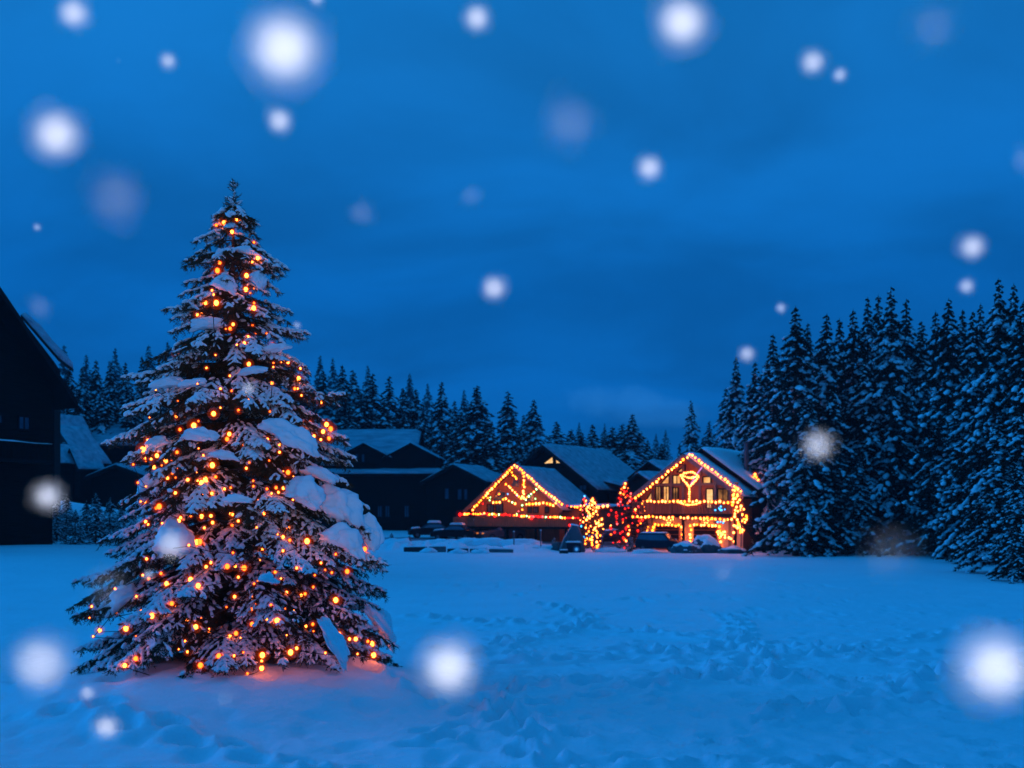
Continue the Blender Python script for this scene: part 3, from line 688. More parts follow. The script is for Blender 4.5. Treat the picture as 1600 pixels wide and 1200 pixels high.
# cross gable: small lit gable beyond the right eave, facing the viewer
S1 = G; sx = G.uv(1180, 745, off=4.0)
xg = sx[0]
m = MB(); m.prism([(xg-1.15, 0), (xg+1.15, 0), (xg+1.15, 4.1), (xg, 6.1), (xg-1.15, 4.1)], 4.0, 9); m.build('dormer', M['woodwarm'], G.root)
for s in (-1, 1):
    r = MB(); a = [(xg, 6.12), (xg+s*1.5, 3.5), (xg+s*1.5, 3.66), (xg, 6.28)]; r.prism(a if s > 0 else a[::-1], 3.3, 9); ro = r.build('dormer_roof', M['darktrim'], G.root)
    slab(G.root, (xg+s*1.5, 3.35, 3.67), (xg+s*1.5, 9, 3.67), (xg, 9, 6.3), (xg, 3.35, 6.3), .2, M['snow'], 'snow_cover', 31+s, parent=ro)
rwin(G, (1171, 762), (1185, 798), 4.0, M['litdim'], M['darktrim'])
rwin(G, (1177, 815), (1184, 836), 4.0, M['lit'], M['darktrim'], cross=False)
# chimney
m = MB(); cu, cz = 3.2, 8.2; m.tube([(cu, 4.2, 5.5), (cu, 4.2, 9.0)], .22, 10); m.tube([(cu, 4.2, 9.0), (cu, 4.2, 9.12)], .33, 10); m.build('chimney', M['metal'], G.root)
# facade windows (lit from inside)
for a, b, mm, cr_ in [((1025, 760), (1033, 788), 'litdim', True), ((1037, 760), (1046, 788), 'lit', True), ((1052, 762), (1060, 788), 'litdim', True), ((1104, 764), (1115, 794), 'litpale', False),
                      ((1122, 764), (1138, 788), 'litdim', True), ((1099, 745), (1111, 757), 'lit', False), ((1052, 743), (1064, 756), 'lit', True)]:
    rwin(G, a, b, 0, M[mm], M['darktrim'], cross=cr_)
for poly in ([(1033, 756), (1046, 756), (1046, 741)], [(1058, 738), (1071, 737), (1071, 726)], [(1122, 757), (1138, 757), (1122, 745)], [(1010, 783), (1020, 783), (1020, 765)]):
    window(G, [G.uv(*p) for p in poly], 0, M['lit'], M['darktrim'])
dr = MB(); a = G.uv(1109, 770); b = G.uv(1112, 790)
# timber posts on the facade
m = MB()
for px in (1020, 1049, 1068, 1094, 1118, 1141):
    u, _ = G.uv(px, 760); zt = GP-abs(u)*SL-.25; m.bar((u, -.06, 0), (u, -.06, zt), .22, .12)
u0, zb_ = G.uv(1010, 758); m.bar((-4.2, -.07, zb_), (4.2, -.07, zb_), .12, .2, up=(0, 0, 1)); m.build('timber_frame', M['trim'], G.root)
# balcony
zf = 3.0; m = MB(); m.box(-4.7, 4.75, -1.5, -.01, zf-.28, zf); bl = m.build('balcony', M['darktrim'], G.root)
m = MB(); m.bar((-4.65, -1.46, zf+1.0), (4.7, -1.46, zf+1.0), .12, .1); m.bar((4.7, -1.46, zf+1), (4.7, 0, zf+1), .12, .1); m.bar((-4.65, -1.46, zf+1), (-4.65, 0, zf+1), .12, .1)
for i in range(48):
    u = -4.62+i*9.3/47
    m.bar((u, -1.46, zf), (u, -1.46, zf+1), .09 if i % 12 else .16, .05)
m.build('railing', M['woodwarm'], bl)
for u in (-4.5, 0, 4.5):
    m = MB(); m.bar((u, -1.4, 0), (u, -1.4, zf-.28), .18); m.build('balcony_post', M['wood'], bl)
# lower storey: pale wall with two garage doors
m = MB(); m.box(-4.62, 4.62, -.10, -.004, -.4, zf-.3); m.build('lower_wall', M['render'], G.root)
for p0, p1 in (((1024, 824), (1062, 860)), ((1084, 824), (1121, 860))):
    a = G.uv(*p0, off=-.1); b = G.uv(*p1, off=-.1); m = MB(); m.box(a[0], b[0], -.16, -.1, -.2, a[1])
    g = m.build('garage_door', M['woodwarm'], G.root); t = MB()
    for k in range(5): t.box(a[0]+.05, b[0]-.05, -.18, -.16, .1+k*.4, .1+k*.4+.34)
    for k in range(1, 5): pass
    t.build('door_panel', M['wood'], g)
# stair to the right end of the balcony
m = MB()
for k in range(12):
    m.box(4.8+k*.18, 5.1+k*.18, -1.4, -.4, zf-.25-k*.24, zf-.19-k*.24)
m.bar((4.8, -1.42, zf+.9), (7.0, -1.42, .9), .08); m.bar((4.8, -1.42, zf-.3), (7.0, -1.42, -.1), .1, .25)
m.build('stair', M['wood'], G.root)

rb = random.Random(9)
def poly_lamps(h, pix, off, spacing, r, kinds, jitter=.02, world=False):
    """lamps every `spacing` metres along a pixel polyline lying on the plane y=off of house h"""
    P = []
    for q in pix:
        u, z = h.uv(q[0], q[1], off); P.append(h.w(u, off, z))
    out = []; carry = 0
    for a, b in zip(P[:-1], P[1:]):
        L = (b-a).length; t = carry
        while t < L:
            p = a+(b-a)*(t/L)+Vector((rb.gauss(0, jitter), rb.gauss(0, jitter*.5), rb.gauss(0, jitter)))
            out.append((p, r*rb.choice((.8, 1, 1, 1.2)), rb.choice(kinds))); t += spacing
        carry = t-L
    return out
def hstring(h, pix, off, spacing, r, kinds, label, group, key='house', k=30, jitter=.03, sag=.04, mx=1.5):
    pts = poly_lamps(h, pix, off, spacing, r, kinds, jitter)
    return lamp_string('string_lights', pts[0][0].copy(), pts, label, group, key, k, .012, sag, mx)
RG = 'lamp rows on the right-hand house'
BW = ['warm', 'warm', 'warm', 'gold', 'amber']
hstring(G, [(1078, 711), (990, 781)], -1.4, .34, .075, BW, 'warm lamps along the left slope of the right-hand house gable', RG)
hstring(G, [(1082, 712), (1162, 772)], -1.4, .34, .075, BW, 'warm lamps along the right slope of the right-hand house gable', RG)
hstring(G, [(1012, 783), (1150, 785)], -1.56, .34, .075, BW, 'warm lamps along the top rail of the right-hand balcony', RG)
hstring(G, [(990, 807), (1055, 809)], -1.6, .36, .075, BW, 'warm lamps under the left half of the right-hand balcony', RG)
hstring(G, [(1064, 809), (1143, 812), (1150, 806)], -1.6, .34, .075, BW, 'warm lamps under the right half of the right-hand balcony', RG)
hstring(G, [(1021, 829), (1021, 820), (1064, 821), (1067, 830), (1066, 858)], -.28, .32, .075, ['warm', 'gold', 'gold'], 'warm lamps framing the left garage door', RG)
hstring(G, [(1078, 846), (1079, 822), (1085, 820), (1118, 822), (1125, 824), (1125, 858)], -.28, .32, .075, ['warm', 'gold'], 'warm lamps framing the right garage door', RG)
hstring(G, [(1150, 764), (1143, 770), (1152, 776), (1145, 784), (1155, 792), (1163, 800), (1167, 812), (1157, 818), (1150, 826), (1146, 832)], -1.7, .22, .075, BW, 'warm lamps tumbling down the stair at the right end of the balcony', RG, jitter=.12)
hstring(G, [(1148, 764), (1153, 780), (1149, 792), (1158, 804), (1165, 812)], -1.5, .2, .07, BW, 'second tangle of warm lamps on the stair post beside the balcony end', RG, jitter=.16)
hstring(G, [(1148, 822), (1158, 830), (1154, 826), (1162, 824), (1156, 836)], -1.7, .2, .075, BW, 'warm lamps in a knot at the foot of the balcony stair', RG, jitter=.15)
hstring(G, [(1160, 771), (1180, 742)], 3.2, .26, .075, BW, 'warm lamps up the left slope of the small side gable', RG)
hstring(G, [(1180, 742), (1188, 755), (1194, 775)], 3.2, .26, .075, BW, 'warm lamps down the right slope of the small side gable', RG)
hstring(G, [(1164, 771), (1180, 750), (1178, 760), (1170, 768), (1164, 780)], 3.6, .24, .06, ['warm', 'amber'], 'warm lamps filling the inside of the small side gable', RG, jitter=.15)
hstring(G, [(1128, 793), (1124, 797), (1119, 796), (1127, 798), (1133, 795)], -1.62, .22, .05, ['blue'], 'blue lamps in a cluster on the balcony railing', RG, jitter=.06)
hstring(G, [(1122, 814), (1128, 817), (1134, 818)], -1.62, .25, .045, ['blue', 'pink'], 'blue and violet lamps under the balcony edge', RG, jitter=.05)
# garage stars
for px, nm in ((1045, 'left'), (1103, 'right')):
    pts = []
    u, z = G.uv(px, 814, -.35)
    for k in range(5):
        a = pi/2+k*2*pi/5
        for t in (.25, .55): pts.append((G.w(u+cos(a)*t*.75, -.35, z+sin(a)*t*.75), .045, 'warm'))
    m = lamp_string('star_lamp', pts[0][0].copy(), pts, 'five-armed star of warm lamps above the %s garage door' % nm, 'stars over the garage doors', 'house', 30, .012, 0, .8); m['category'] = 'star light'
# comet
pts = poly_lamps(G, [(1129, 835), (1150, 847)], -1.0, .28, .07, ['warm'], .03)
u, z = G.uv(1127, 835, -1.0)
for k in range(10): pts.append((G.w(u+rb.uniform(-.35, .35), -1.0, z+rb.uniform(-.25, .25)), .075, 'warm'))
o = lamp_string('comet_lamp', pts[0][0].copy(), pts, 'comet-shaped figure of warm lamps right of the garages', None, 'house', 30, .012, 0, .8); o['category'] = 'light figure'
# cocktail glass outlined in lamps
pts = []
for pl in ([(1064, 744), (1068, 740), (1075, 738), (1083, 738), (1089, 741), (1091, 745)], [(1064, 744), (1068, 750), (1074, 757), (1077, 761)], [(1091, 745), (1087, 751), (1081, 757), (1077, 761)], [(1077, 761), (1077, 784)], [(1062, 785), (1070, 788), (1077, 789), (1085, 788), (1094, 785)], [(1064, 743), (1077, 747), (1090, 744)]):
    pts += poly_lamps(G, pl, -1.75, .19, .06, ['warm'], .01)
o = lamp_string('glass_figure', pts[0][0].copy(), pts, 'cocktail glass drawn in warm lamps on the balcony of the right-hand house', None, 'house', 30, .015, 0, .6)
o['category'] = 'light figure'
m = MB(); A_ = [G.uv(*q, off=-1.75) for q in ((1079, 757), (1090, 739), (1097, 730))]
m.tube([G.w(u, -1.75, z)-o.location for u, z in A_], .05, 6); m.build('straw', emit('violet_tube', (.9, .30, 1.0), 1.0), o)

# --- left lit chalet
E = House('low middle chalet with coloured lamps tracing its gable above a red-lit balcony', (PX(807, 95), 95, .75), R(28))
zp = E.uv(806, 727)[1]-.3; ze = zp-4.6*.80
gable(E, 0, 4.6, 0, 8.5, -.6, ze, zp, M['woodwarm'], M['darktrim'], .7, 1.0, .3, .2, 13, trim=M['woodwarm'])
for a, b in (((762, 788), (772, 800)), ((775, 786), (786, 800)), ((825, 792), (831, 801)), ((834, 792), (841, 801)), ((852, 792), (858, 801))):
    rwin(E, a, b, 0, M['glass'], M['wood'])
for poly in ([(770, 782), (785, 783), (792, 770), (778, 764)], [(824, 768), (838, 776), (834, 783), (822, 783)], [(798, 760), (812, 762), (812, 745), (806, 740)]):
    window(E, [E.uv(*p) for p in poly], 0, M['glass'], M['woodwarm'])
# right porch wing and balcony deck
m = MB(); m.box(4.6, 8.2, 1.0, 8.0, -.6, 2.7); m.build('porch', M['woodwarm'], E.root)
m = MB(); m.box(4.4, 8.6, .6, 8.2, 2.72, 2.9); pr_ = m.build('porch_roof', M['darktrim'], E.root)
slab(E.root, (4.5, .7, 2.91), (8.6, .7, 2.91), (8.6, 8.1, 2.95), (4.5, 8.1, 2.95), .25, M['snow'], 'snow_cover', 17, parent=pr_)
zd = E.uv(800, 808, -1.9)[1]
m = MB(); m.box(-5.9, 6.3, -2.0, -.01, zd-1.1, zd-.9); bl = m.build('balcony', M['wood'], E.root)
m = MB(); m.bar((-5.9, -1.98, zd-.05), (6.3, -1.98, zd-.05), .12, .1)
for i in range(62): u = -5.88+i*12.1/61; m.bar((u, -1.98, zd-.9), (u, -1.98, zd-.05), .14, .04)
m.build('railing', M['woodwarm'], bl)
for u in (-5.7, -3, 0, 3, 6.1):
    m = MB(); m.bar((u, -1.8, -.5), (u, -1.8, zd-1.1), .18); m.build('balcony_post', M['wood'], bl)
LG = 'lamp rows on the low middle chalet'
MIXC = ['warm', 'warm', 'gold', 'gold', 'red', 'pink', 'warm', 'green']
hstring(E, [(804, 727), (737, 797)], -1.1, .33, .085, ['warm', 'gold', 'gold', 'warm', 'amber'], 'warm lamps down the left slope of the middle chalet gable', LG)
hstring(E, [(808, 729), (842, 760), (882, 791)], -1.1, .33, .085, ['warm', 'gold', 'gold', 'amber'], 'warm lamps down the right slope of the middle chalet gable', LG)
hstring(E, [(818, 740), (818, 782)], -1.1, .22, .075, ['warm', 'warm', 'gold'], 'warm lamps straight down the middle post of the middle chalet gable', LG, jitter=.07)
hstring(E, [(762, 778), (767, 783), (775, 786), (782, 784), (788, 779), (793, 781), (800, 786), (808, 787)], -1.1, .38, .065, ['warm', 'blue', 'green', 'warm', 'gold'], 'coloured lamps in a drooping festoon across the middle chalet gable', LG)
hstring(E, [(791, 757), (797, 762), (805, 770), (809, 774), (816, 781)], -1.1, .30, .07, ['gold', 'warm'], 'gold lamps slanting to the middle post from the left in the chalet gable', LG)
hstring(E, [(838, 764), (831, 771), (822, 780)], -1.1, .36, .065, ['warm', 'green', 'pink'], 'pale lamps slanting to the middle post from the right in the chalet gable', LG)
hstring(E, [(800, 739), (807, 748)], -1.1, .24, .075, ['gold'], 'gold lamps in a short slant under the peak of the middle chalet gable', LG)
hstring(E, [(822, 787), (840, 787), (850, 786), (864, 790), (872, 784)], -1.1, .36, .08, ['gold', 'warm'], 'gold lamps level across the right part of the middle chalet gable', LG)
hstring(E, [(882, 791), (912, 791)], .4, .34, .07, ['warm', 'gold', 'red'], 'warm lamps along the porch roof right of the middle chalet gable', LG)
hstring(E, [(719, 803), (760, 803), (830, 807), (906, 810)], -2.06, .25, .068, ['gold', 'gold', 'red', 'pink', 'red', 'gold', 'warm', 'red', 'green'], 'red and gold lamps along the balcony rail of the middle chalet', LG)
hstring(E, [(816, 790), (816, 797), (807, 800), (808, 812)], -1.3, .42, .06, ['gold', 'pink', 'green'], 'few coloured lamps hanging above the middle chalet balcony', LG)
hstring(E, [(755, 787), (770, 775), (786, 770), (845, 781), (847, 778)], -1.1, 1.0, .05, ['green', 'blue', 'red', 'gold'], 'sparse red and green lamps scattered over the middle chalet gable', LG, mx=.01)
# red glow lamps
hstring(E, [(719, 804), (725, 806), (756, 806), (790, 806), (830, 809), (893, 822)], -2.2, 3.9, .11, ['red'], 'large red lamps under the balcony rail of the middle chalet', LG, mx=.01, k=3)
hstring(E, [(908, 797), (925, 794), (940, 793), (955, 788)], .3, .45, .10, ['gold', 'warm'], 'big gold lamps strung between the two decorated trees', LG)

# --- dark chalet with two lit triangular windows behind it
D = House('dark chalet with two lit triangular windows under its ridge, behind the middle chalet', (PX(857, 109), 109, 1.0), R(38))
zp = D.uv(857, 699)[1]
gable(D, 0, 6.6, 0, 12, -1, zp-6.6*.70, zp, M['wood'], M['darktrim'], .6, 1.2, .3, .35, 19, trim=M['darktrim'])
window(D, [D.uv(*p) for p in ((849, 725), (865, 724), (864, 713))], 0, M['litpale'], M['darktrim'], .08)
window(D, [D.uv(*p) for p in ((869, 724), (882, 724), (869, 714))], 0, M['litpale'], M['darktrim'], .08)
rwin(D, (905, 758), (917, 766), 0, M['glass'], M['wood'])
m = MB(); m.box(6.6, 12, 2, 10, -1, 4.2); m.build('wing', M['wood'], D.root)
m = MB(); m.add([(6.2, 1.4, 5.3), (12.6, 1.4, 3.9), (12.6, 10.5, 3.9), (6.2, 10.5, 5.3), (6.2, 1.4, 5.5), (12.6, 1.4, 4.1), (12.6, 10.5, 4.1), (6.2, 10.5, 5.5)], [(0,3,2,1),(4,5,6,7),(0,1,5,4),(1,2,6,5),(2,3,7,6),(3,0,4,7)]); wr = m.build('wing_roof', M['darktrim'], D.root)
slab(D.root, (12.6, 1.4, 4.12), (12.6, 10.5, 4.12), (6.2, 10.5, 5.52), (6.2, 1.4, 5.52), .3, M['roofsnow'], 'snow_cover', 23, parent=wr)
# small hut roofs between the two lit houses
for (px, py, y, w_, d_, th, lb) in ((1018, 724, 104, 3.2, 6, 60, 'small dark hut with a snowy roof between the two lit houses'), (1002, 742, 98, 2.4, 4, 60, 'lower snow-roofed shed left of the right-hand house')):
    q = House(lb, (PX(px, y), y, 0.8), R(th), 'hut', 'hut'); z = PZ(py, y)-.8
    gable(q, 0, w_, 0, d_, -1, z-w_*.45, z, M['wood'], M['darktrim'], .4, .5, .3, .3, int(px))

# --- long dark building
Cb = House('long dark unlit building with two dormer gables and snow on its roofs', (PX(595, 112), 112, .9), R(4))
def CU(px, py, off=0): return Cb.uv(px, py, off)
ul, zr = CU(525, 676, 4.5); ur, _ = CU(655, 684, 4.5); zr -= .1
e0 = CU(590, 728)[1]
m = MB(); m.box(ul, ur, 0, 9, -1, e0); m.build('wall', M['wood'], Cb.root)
m = MB()
for s, y0, y1 in ((1, -.8, 4.5), (-1, 9.8, 4.5)):
    vs = []
    for x in (ul-.5, ur+.4):
        vs += [(x, y0, e0-.2), (x, y1, zr), (x, y1, zr+.2), (x, y0, e0)]
    m.add(vs, [(0,1,2,3),(4,7,6,5),(0,4,5,1),(1,5,6,2),(2,6,7,3),(3,7,4,0)])
rC = m.build('roof', M['darktrim'], Cb.root)
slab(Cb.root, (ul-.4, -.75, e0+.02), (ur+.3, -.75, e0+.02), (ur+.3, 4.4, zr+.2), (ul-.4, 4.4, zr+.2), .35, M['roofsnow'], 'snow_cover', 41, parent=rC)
m = MB(); m.box(ul-.5, ur+.4, 4.2, 4.8, zr+.22, zr+.52); m.build('ridge_cap', M['darktrim'], rC)
for (pk, wpx, nm) in ((567, 28, 1), (641, 30, 2)):
    u, z = CU(pk, 692, -2.0); z -= .2
    gable(Cb, u, 2.7, -1.6, 3.2, 3, z-2.7*.52, z, M['wood'], M['darktrim'], .5, .4, .2, .22, 43+nm, name='dormer')
    rwin(Cb, (pk-12, 709), (pk-7, 722), -1.6, M['glass'], M['darktrim'], cross=False) if nm == 1 else None
    if nm == 1: rwin(Cb, (pk-2, 709), (pk+3, 722), -1.6, M['glass'], M['darktrim'], cross=False)
zq = CU(595, 737, -2.2)[1]
m = MB(); m.box(ul-.2, ur+3.8, -3.2, 0, zq-.5, zq-.3); pr_ = m.build('pent_roof', M['darktrim'], Cb.root)
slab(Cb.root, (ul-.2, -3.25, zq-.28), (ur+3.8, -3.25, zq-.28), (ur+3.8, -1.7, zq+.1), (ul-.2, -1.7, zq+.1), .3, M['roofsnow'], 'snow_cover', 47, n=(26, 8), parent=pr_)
m = MB(); m.box(ul, ur+3.6, -2.6, -.02, -1, zq-.52); m.build('lower_wall', M['wood'], Cb.root)
for px in (535, 560, 590, 602, 632):
    rwin(Cb, (px, 790), (px+7, 808), -2.6, M['glass'], M['darktrim'], cross=True)
Wg = House('dark gabled wing with pale blue windows at the right end of the long dark building', (PX(711, 107), 107, .9), R(22))
z = Wg.uv(711, 729)[1]
gable(Wg, 0, 3.5, 0, 7.5, -1, z-3.5*.48, z, M['wood'], M['darktrim'], .5, .6, .3, .3, 51, trim=M['darktrim'])
for a, b in (((695, 763), (702, 780)), ((715, 764), (722, 781)), ((725, 764), (731, 781))): rwin(Wg, a, b, 0, M['glass'], M['darktrim'], cross=False)

# --- houses at the left, behind the Christmas tree
def simple_house(lb, px, py, y, th, w, sl, d, gz0, wins, lit=(), extra=None, back=.3):
    q = House(lb, (PX(px, y), y, gz0), R(th)); z = q.uv(px, py)[1]
    gable(q, 0, w, 0, d, -2, z-w*sl, z, M['wood'], M['darktrim'], .5, .6, back, .3, int(px)+3, trim=M['darktrim'])
    for a, b in wins: rwin(q, a, b, 0, M['glass'], M['trim'])
    for a, b in lit: rwin(q, a, b, 0, M['litdim'], M['darktrim'], cross=False)
    return q
h1 = House('dark chalet with stepped snowy roofs, right of the huge gable', (PX(93, 98), 98, 3.6), R(40))
z = h1.uv(93, 666)[1]-.25
gable(h1, 0, 4.6, 0, 2.6, -2, z-4.6*.74, z, M['wood'], M['darktrim'], .5, .4, .2, .22, 96, sides=(1, -1))
z = h1.uv(79, 648, 1.0)
gable(h1, z[0], 1.6, 1.0, 4.2, 0, z[1]-1.6*1.0-.2, z[1]-.2, M['wood'], M['darktrim'], .3, .4, .2, .22, 98, name='upper_wall')
rwin(h1, (99, 692), (104, 703), 0, M['glass'], M['trim']); rwin(h1, (104, 728), (107, 737), 0, M['lit'], M['darktrim'], cross=False)
rwin(h1, (110, 728), (118, 741), 0, M['glass'], M['trim'])
h2 = House('dark chalet with two small windows in its snowy roof, left of the Christmas tree', (PX(170, 103), 103, 3.9), 0)
a = h2.uv(136, 697); b = h2.uv(212, 697); ztop = h2.uv(170, 667, 4)[1]
m = MB(); m.prism([(a[0], -2), (b[0], -2), (b[0], a[1]-.1), (a[0], a[1]-.1)], 0, 8); m.build('wall', M['wood'], h2.root)
m = MB(); m.add([(a[0]-.3, -.6, a[1]-.2), (b[0]+.3, -.6, a[1]-.2), (b[0]+.3, 4, ztop-.1), (a[0]-.8, 4, ztop-.1), (a[0]-.3, -.6, a[1]), (b[0]+.3, -.6, a[1]), (b[0]+.3, 4, ztop+.1), (a[0]-.8, 4, ztop+.1)],
             [(0,3,2,1),(4,5,6,7),(0,1,5,4),(1,2,6,5),(2,3,7,6),(3,0,4,7)]); ro = m.build('roof', M['darktrim'], h2.root)
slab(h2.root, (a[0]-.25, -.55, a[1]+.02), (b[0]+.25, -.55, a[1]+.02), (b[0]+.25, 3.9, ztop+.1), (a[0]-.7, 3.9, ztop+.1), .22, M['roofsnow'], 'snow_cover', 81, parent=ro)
for px in (160, 178):
    u = h2.uv(px, 680, 2)[0]; q = h2.uv(px, 680, 2)[1]; sl_ = (ztop-a[1])/4.5
    m = MB(); m.bar((u-.3, 1.5, q-.5*sl_+.3), (u+.1, 2.6, q+.6*sl_+.3), .35, .14); m.build('skylight', M['glass'], ro)
rwin(h2, (158, 727), (170, 738), 0, M['glass'], M['trim'])
for (px, py, y, w_, lb) in ((84, 698, 93, 1.5, 'left one of two small snow-roofed bays before the left-hand chalets'), (113, 704, 93, 1.7, 'right one of two small snow-roofed bays before the left-hand chalets')):
    q = House(lb, (PX(px, y), y, 3.4), R(44), 'annex', 'annex'); z = PZ(py, y)-3.4
    gable(q, 0, w_, 0, 2.2, -2, z-w_*1.0, z, M['wood'], M['darktrim'], .3, .3, .1, .16, int(px)+61)
simple_house('low dark shed with a thin snowy eave beside the Christmas tree', 186, 730, 92, 12, 3.4, .35, 5, 3.6, [])

# --- huge dark gable at the left edge
th = R(-62); O = Vector((PX(-50, 55), 55, 1.0))
A = House('huge unlit dark timber gable at the left edge of the picture', O, th)
pu, pz = A.uv(-70, 395); eu, ez = A.uv(100, 640); sl = (pz-ez)/(eu-pu); hw = eu-pu
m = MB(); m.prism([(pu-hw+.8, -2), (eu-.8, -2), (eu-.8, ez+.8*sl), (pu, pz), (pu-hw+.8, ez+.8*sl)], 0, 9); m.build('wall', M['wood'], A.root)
m = MB()
for s in (-1, 1):
    a = [(pu, pz+.02), (pu+s*hw, ez+.02), (pu+s*hw, ez+.42), (pu, pz+.42)]; m.prism(a if s > 0 else a[::-1], -1.3, 10)
rA = m.build('roof', M['darktrim'], A.root)
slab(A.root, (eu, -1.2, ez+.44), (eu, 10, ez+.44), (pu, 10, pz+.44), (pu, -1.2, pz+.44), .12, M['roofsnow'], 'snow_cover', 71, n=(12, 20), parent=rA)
m = MB(); a0 = A.uv(-20, 712, -1.2); a1 = A.uv(62, 712, -1.2); m.box(a0[0]-4, a1[0]+.6, -1.6, -.01, a0[1]-.3, a0[1]-.1); b_ = m.build('balcony', M['darktrim'], A.root)
m = MB(); m.bar((a0[0]-4, -1.55, a0[1]+.8), (a1[0]+.6, -1.55, a0[1]+.8), .1)
for i in range(26): u = a0[0]-4+(a1[0]+4.6-a0[0])*i/25; m.bar((u, -1.55, a0[1]-.1), (u, -1.55, a0[1]+.8), .1, .04)
m.build('railing', M['wood'], b_)
slab(A.root, (a0[0]-4, -1.6, a0[1]+.86), (a1[0]+.6, -1.6, a0[1]+.86), (a1[0]+.6, -1.45, a0[1]+.86), (a0[0]-4, -1.45, a0[1]+.86), .06, M['snow'], 'rail_snow', 73, n=(20, 4), parent=b_)
rwin(A, (-4, 648), (3, 662), 0, M['glass'], M['darktrim'], cross=False); rwin(A, (28, 650), (46, 672), 0, M['glass'], M['darktrim'])
# snow-covered cross roof showing beyond the gable edge
A2 = House('snow-covered side roof just beyond the huge dark gable', (PX(34, 72), 72, 1.2), R(-20), 'roof wing', 'annex')
p = [A2.uv(*q, off=0) for q in ((34, 499), (54, 502), (92, 566), (74, 568))]
m = MB(); m.prism([(p[0][0]-3, -1), (p[2][0]-.3, -1), (p[2][0]-.3, p[2][1]), (p[0][0], p[0][1]), (p[0][0]-3, p[0][1])], 0, 5); m.build('wall', M['wood'], A2.root)
m = MB(); m.add([(p[0][0], -.6, p[0][1]+.02), (p[2][0], -.6, p[2][1]+.02), (p[2][0]+.6, 5.5, p[2][1]+.02), (p[0][0]+.6, 5.5, p[0][1]+.02), (p[0][0], -.6, p[0][1]+.25), (p[2][0], -.6, p[2][1]+.25), (p[2][0]+.6, 5.5, p[2][1]+.25), (p[0][0]+.6, 5.5, p[0][1]+.25)],
             [(0,3,2,1),(4,5,6,7),(0,1,5,4),(1,2,6,5),(2,3,7,6),(3,0,4,7)]); rr_ = m.build('roof', M['darktrim'], A2.root)
slab(A2.root, (p[2][0], -.55, p[2][1]+.27), (p[2][0]+.6, 5.5, p[2][1]+.27), (p[0][0]+.6, 5.5, p[0][1]+.27), (p[0][0], -.55, p[0][1]+.27), .3, M['roofsnow'], 'snow_cover', 77, parent=rr_)

# ------------------------------------------------------------------ decorated trees by the houses
def deco_tree(px, base, top, y, wpx, kinds, n, label, slabel, r, seed, key, k, bell=False):
    rr2 = random.Random(seed); x = PX(px, y); zb = gz(x, y); H = PZ(top, y)-zb; wd = wpx/2/F*y
    root = empty('decorated_tree', (x, y, zb)); tag(root, label, 'tree')
    w = MB(); w.tube([(0, 0, -.2), (.05, 0, H*.4), (0, 0, H*.95)], .10, 6, .02); nd_ = []
    for i in range(90):
        t = (i+rr2.random())/90; z = H*(.05+.92*t); L = wd*((1-t)**.6 if not bell else (sin(pi*min(1, t*.8+.22)))**.8)*rr2.uniform(.6, 1.05)+.05; a = i*2.4
        p0 = Vector((0, 0, z)); p1 = Vector((cos(a)*L, sin(a)*L, z-L*.15)); w.tube([p0, p1], .02, 4, .006)
        for s in range(7):
            q = p0.lerp(p1, .25+.75*s/6); b2 = a+rr2.choice((-.8, .8)); l = L*.35
            nd_.append((q, q+Vector((cos(b2)*l, sin(b2)*l, -.1))))
    w.build('trunk', M['bark'], root)
    a_, b_, _ = seg_arrays(nd_); V, Fc = needles(a_, b_, 12, .13, .035, np.random.RandomState(seed), .6)
    link('crown', np_mesh('crown', V, [Fc], [M['needle_main']]), root)
    pts = []
    for i in range(n):
        t = (i+.5)/n; a = pi*1.5+(rr2.random()-.5)*pi*1.15; z = H*(.04+.93*t)
        L = wd*((1-t)**.6 if not bell else (sin(pi*min(1, t*.8+.22)))**.8)*rr2.uniform(.55, 1.0)
        pts.append((Vector((x+cos(a)*L, y+sin(a)*L, zb+z)), r*rr2.choice((.7, 1, 1.3)), rr2.choice(kinds)))
    lamp_string('string_lights', (x, y, zb), pts, slabel, 'lamps on the small decorated trees', key, k, .010, .02, .9)
deco_tree(913, 0, 772, 86, 26, ['red', 'pink', 'gold', 'blue', 'red', 'warm'], 44, 'slim dark conifer with red and blue lamps left of the white-lit shrub', 'red, pink and blue lamps on the slim dark conifer', .05, 1, 'house', 30)
deco_tree(926, 0, 776, 83, 34, ['warm', 'warm', 'warm', 'gold', 'amber'], 70, 'shrub thickly covered in warm white lamps between the lit houses', 'warm white lamps massed on the shrub between the houses', .06, 2, 'house', 30, True)
deco_tree(977, 0, 752, 82, 56, ['red', 'red', 'red', 'red', 'red', 'pink', 'warm', 'ember'], 85, 'rounded conifer glowing with red lamps before the right-hand house', 'red and pink lamps on the rounded conifer before the right-hand house', .062, 3, 'house', 30, True)
deco_tree(1004, 0, 780, 84, 26, ['gold', 'warm'], 26, 'thin conifer with few gold lamps at the left corner of the right-hand house', 'few gold lamps on the thin conifer at the house corner', .045, 4, 'house', 30)

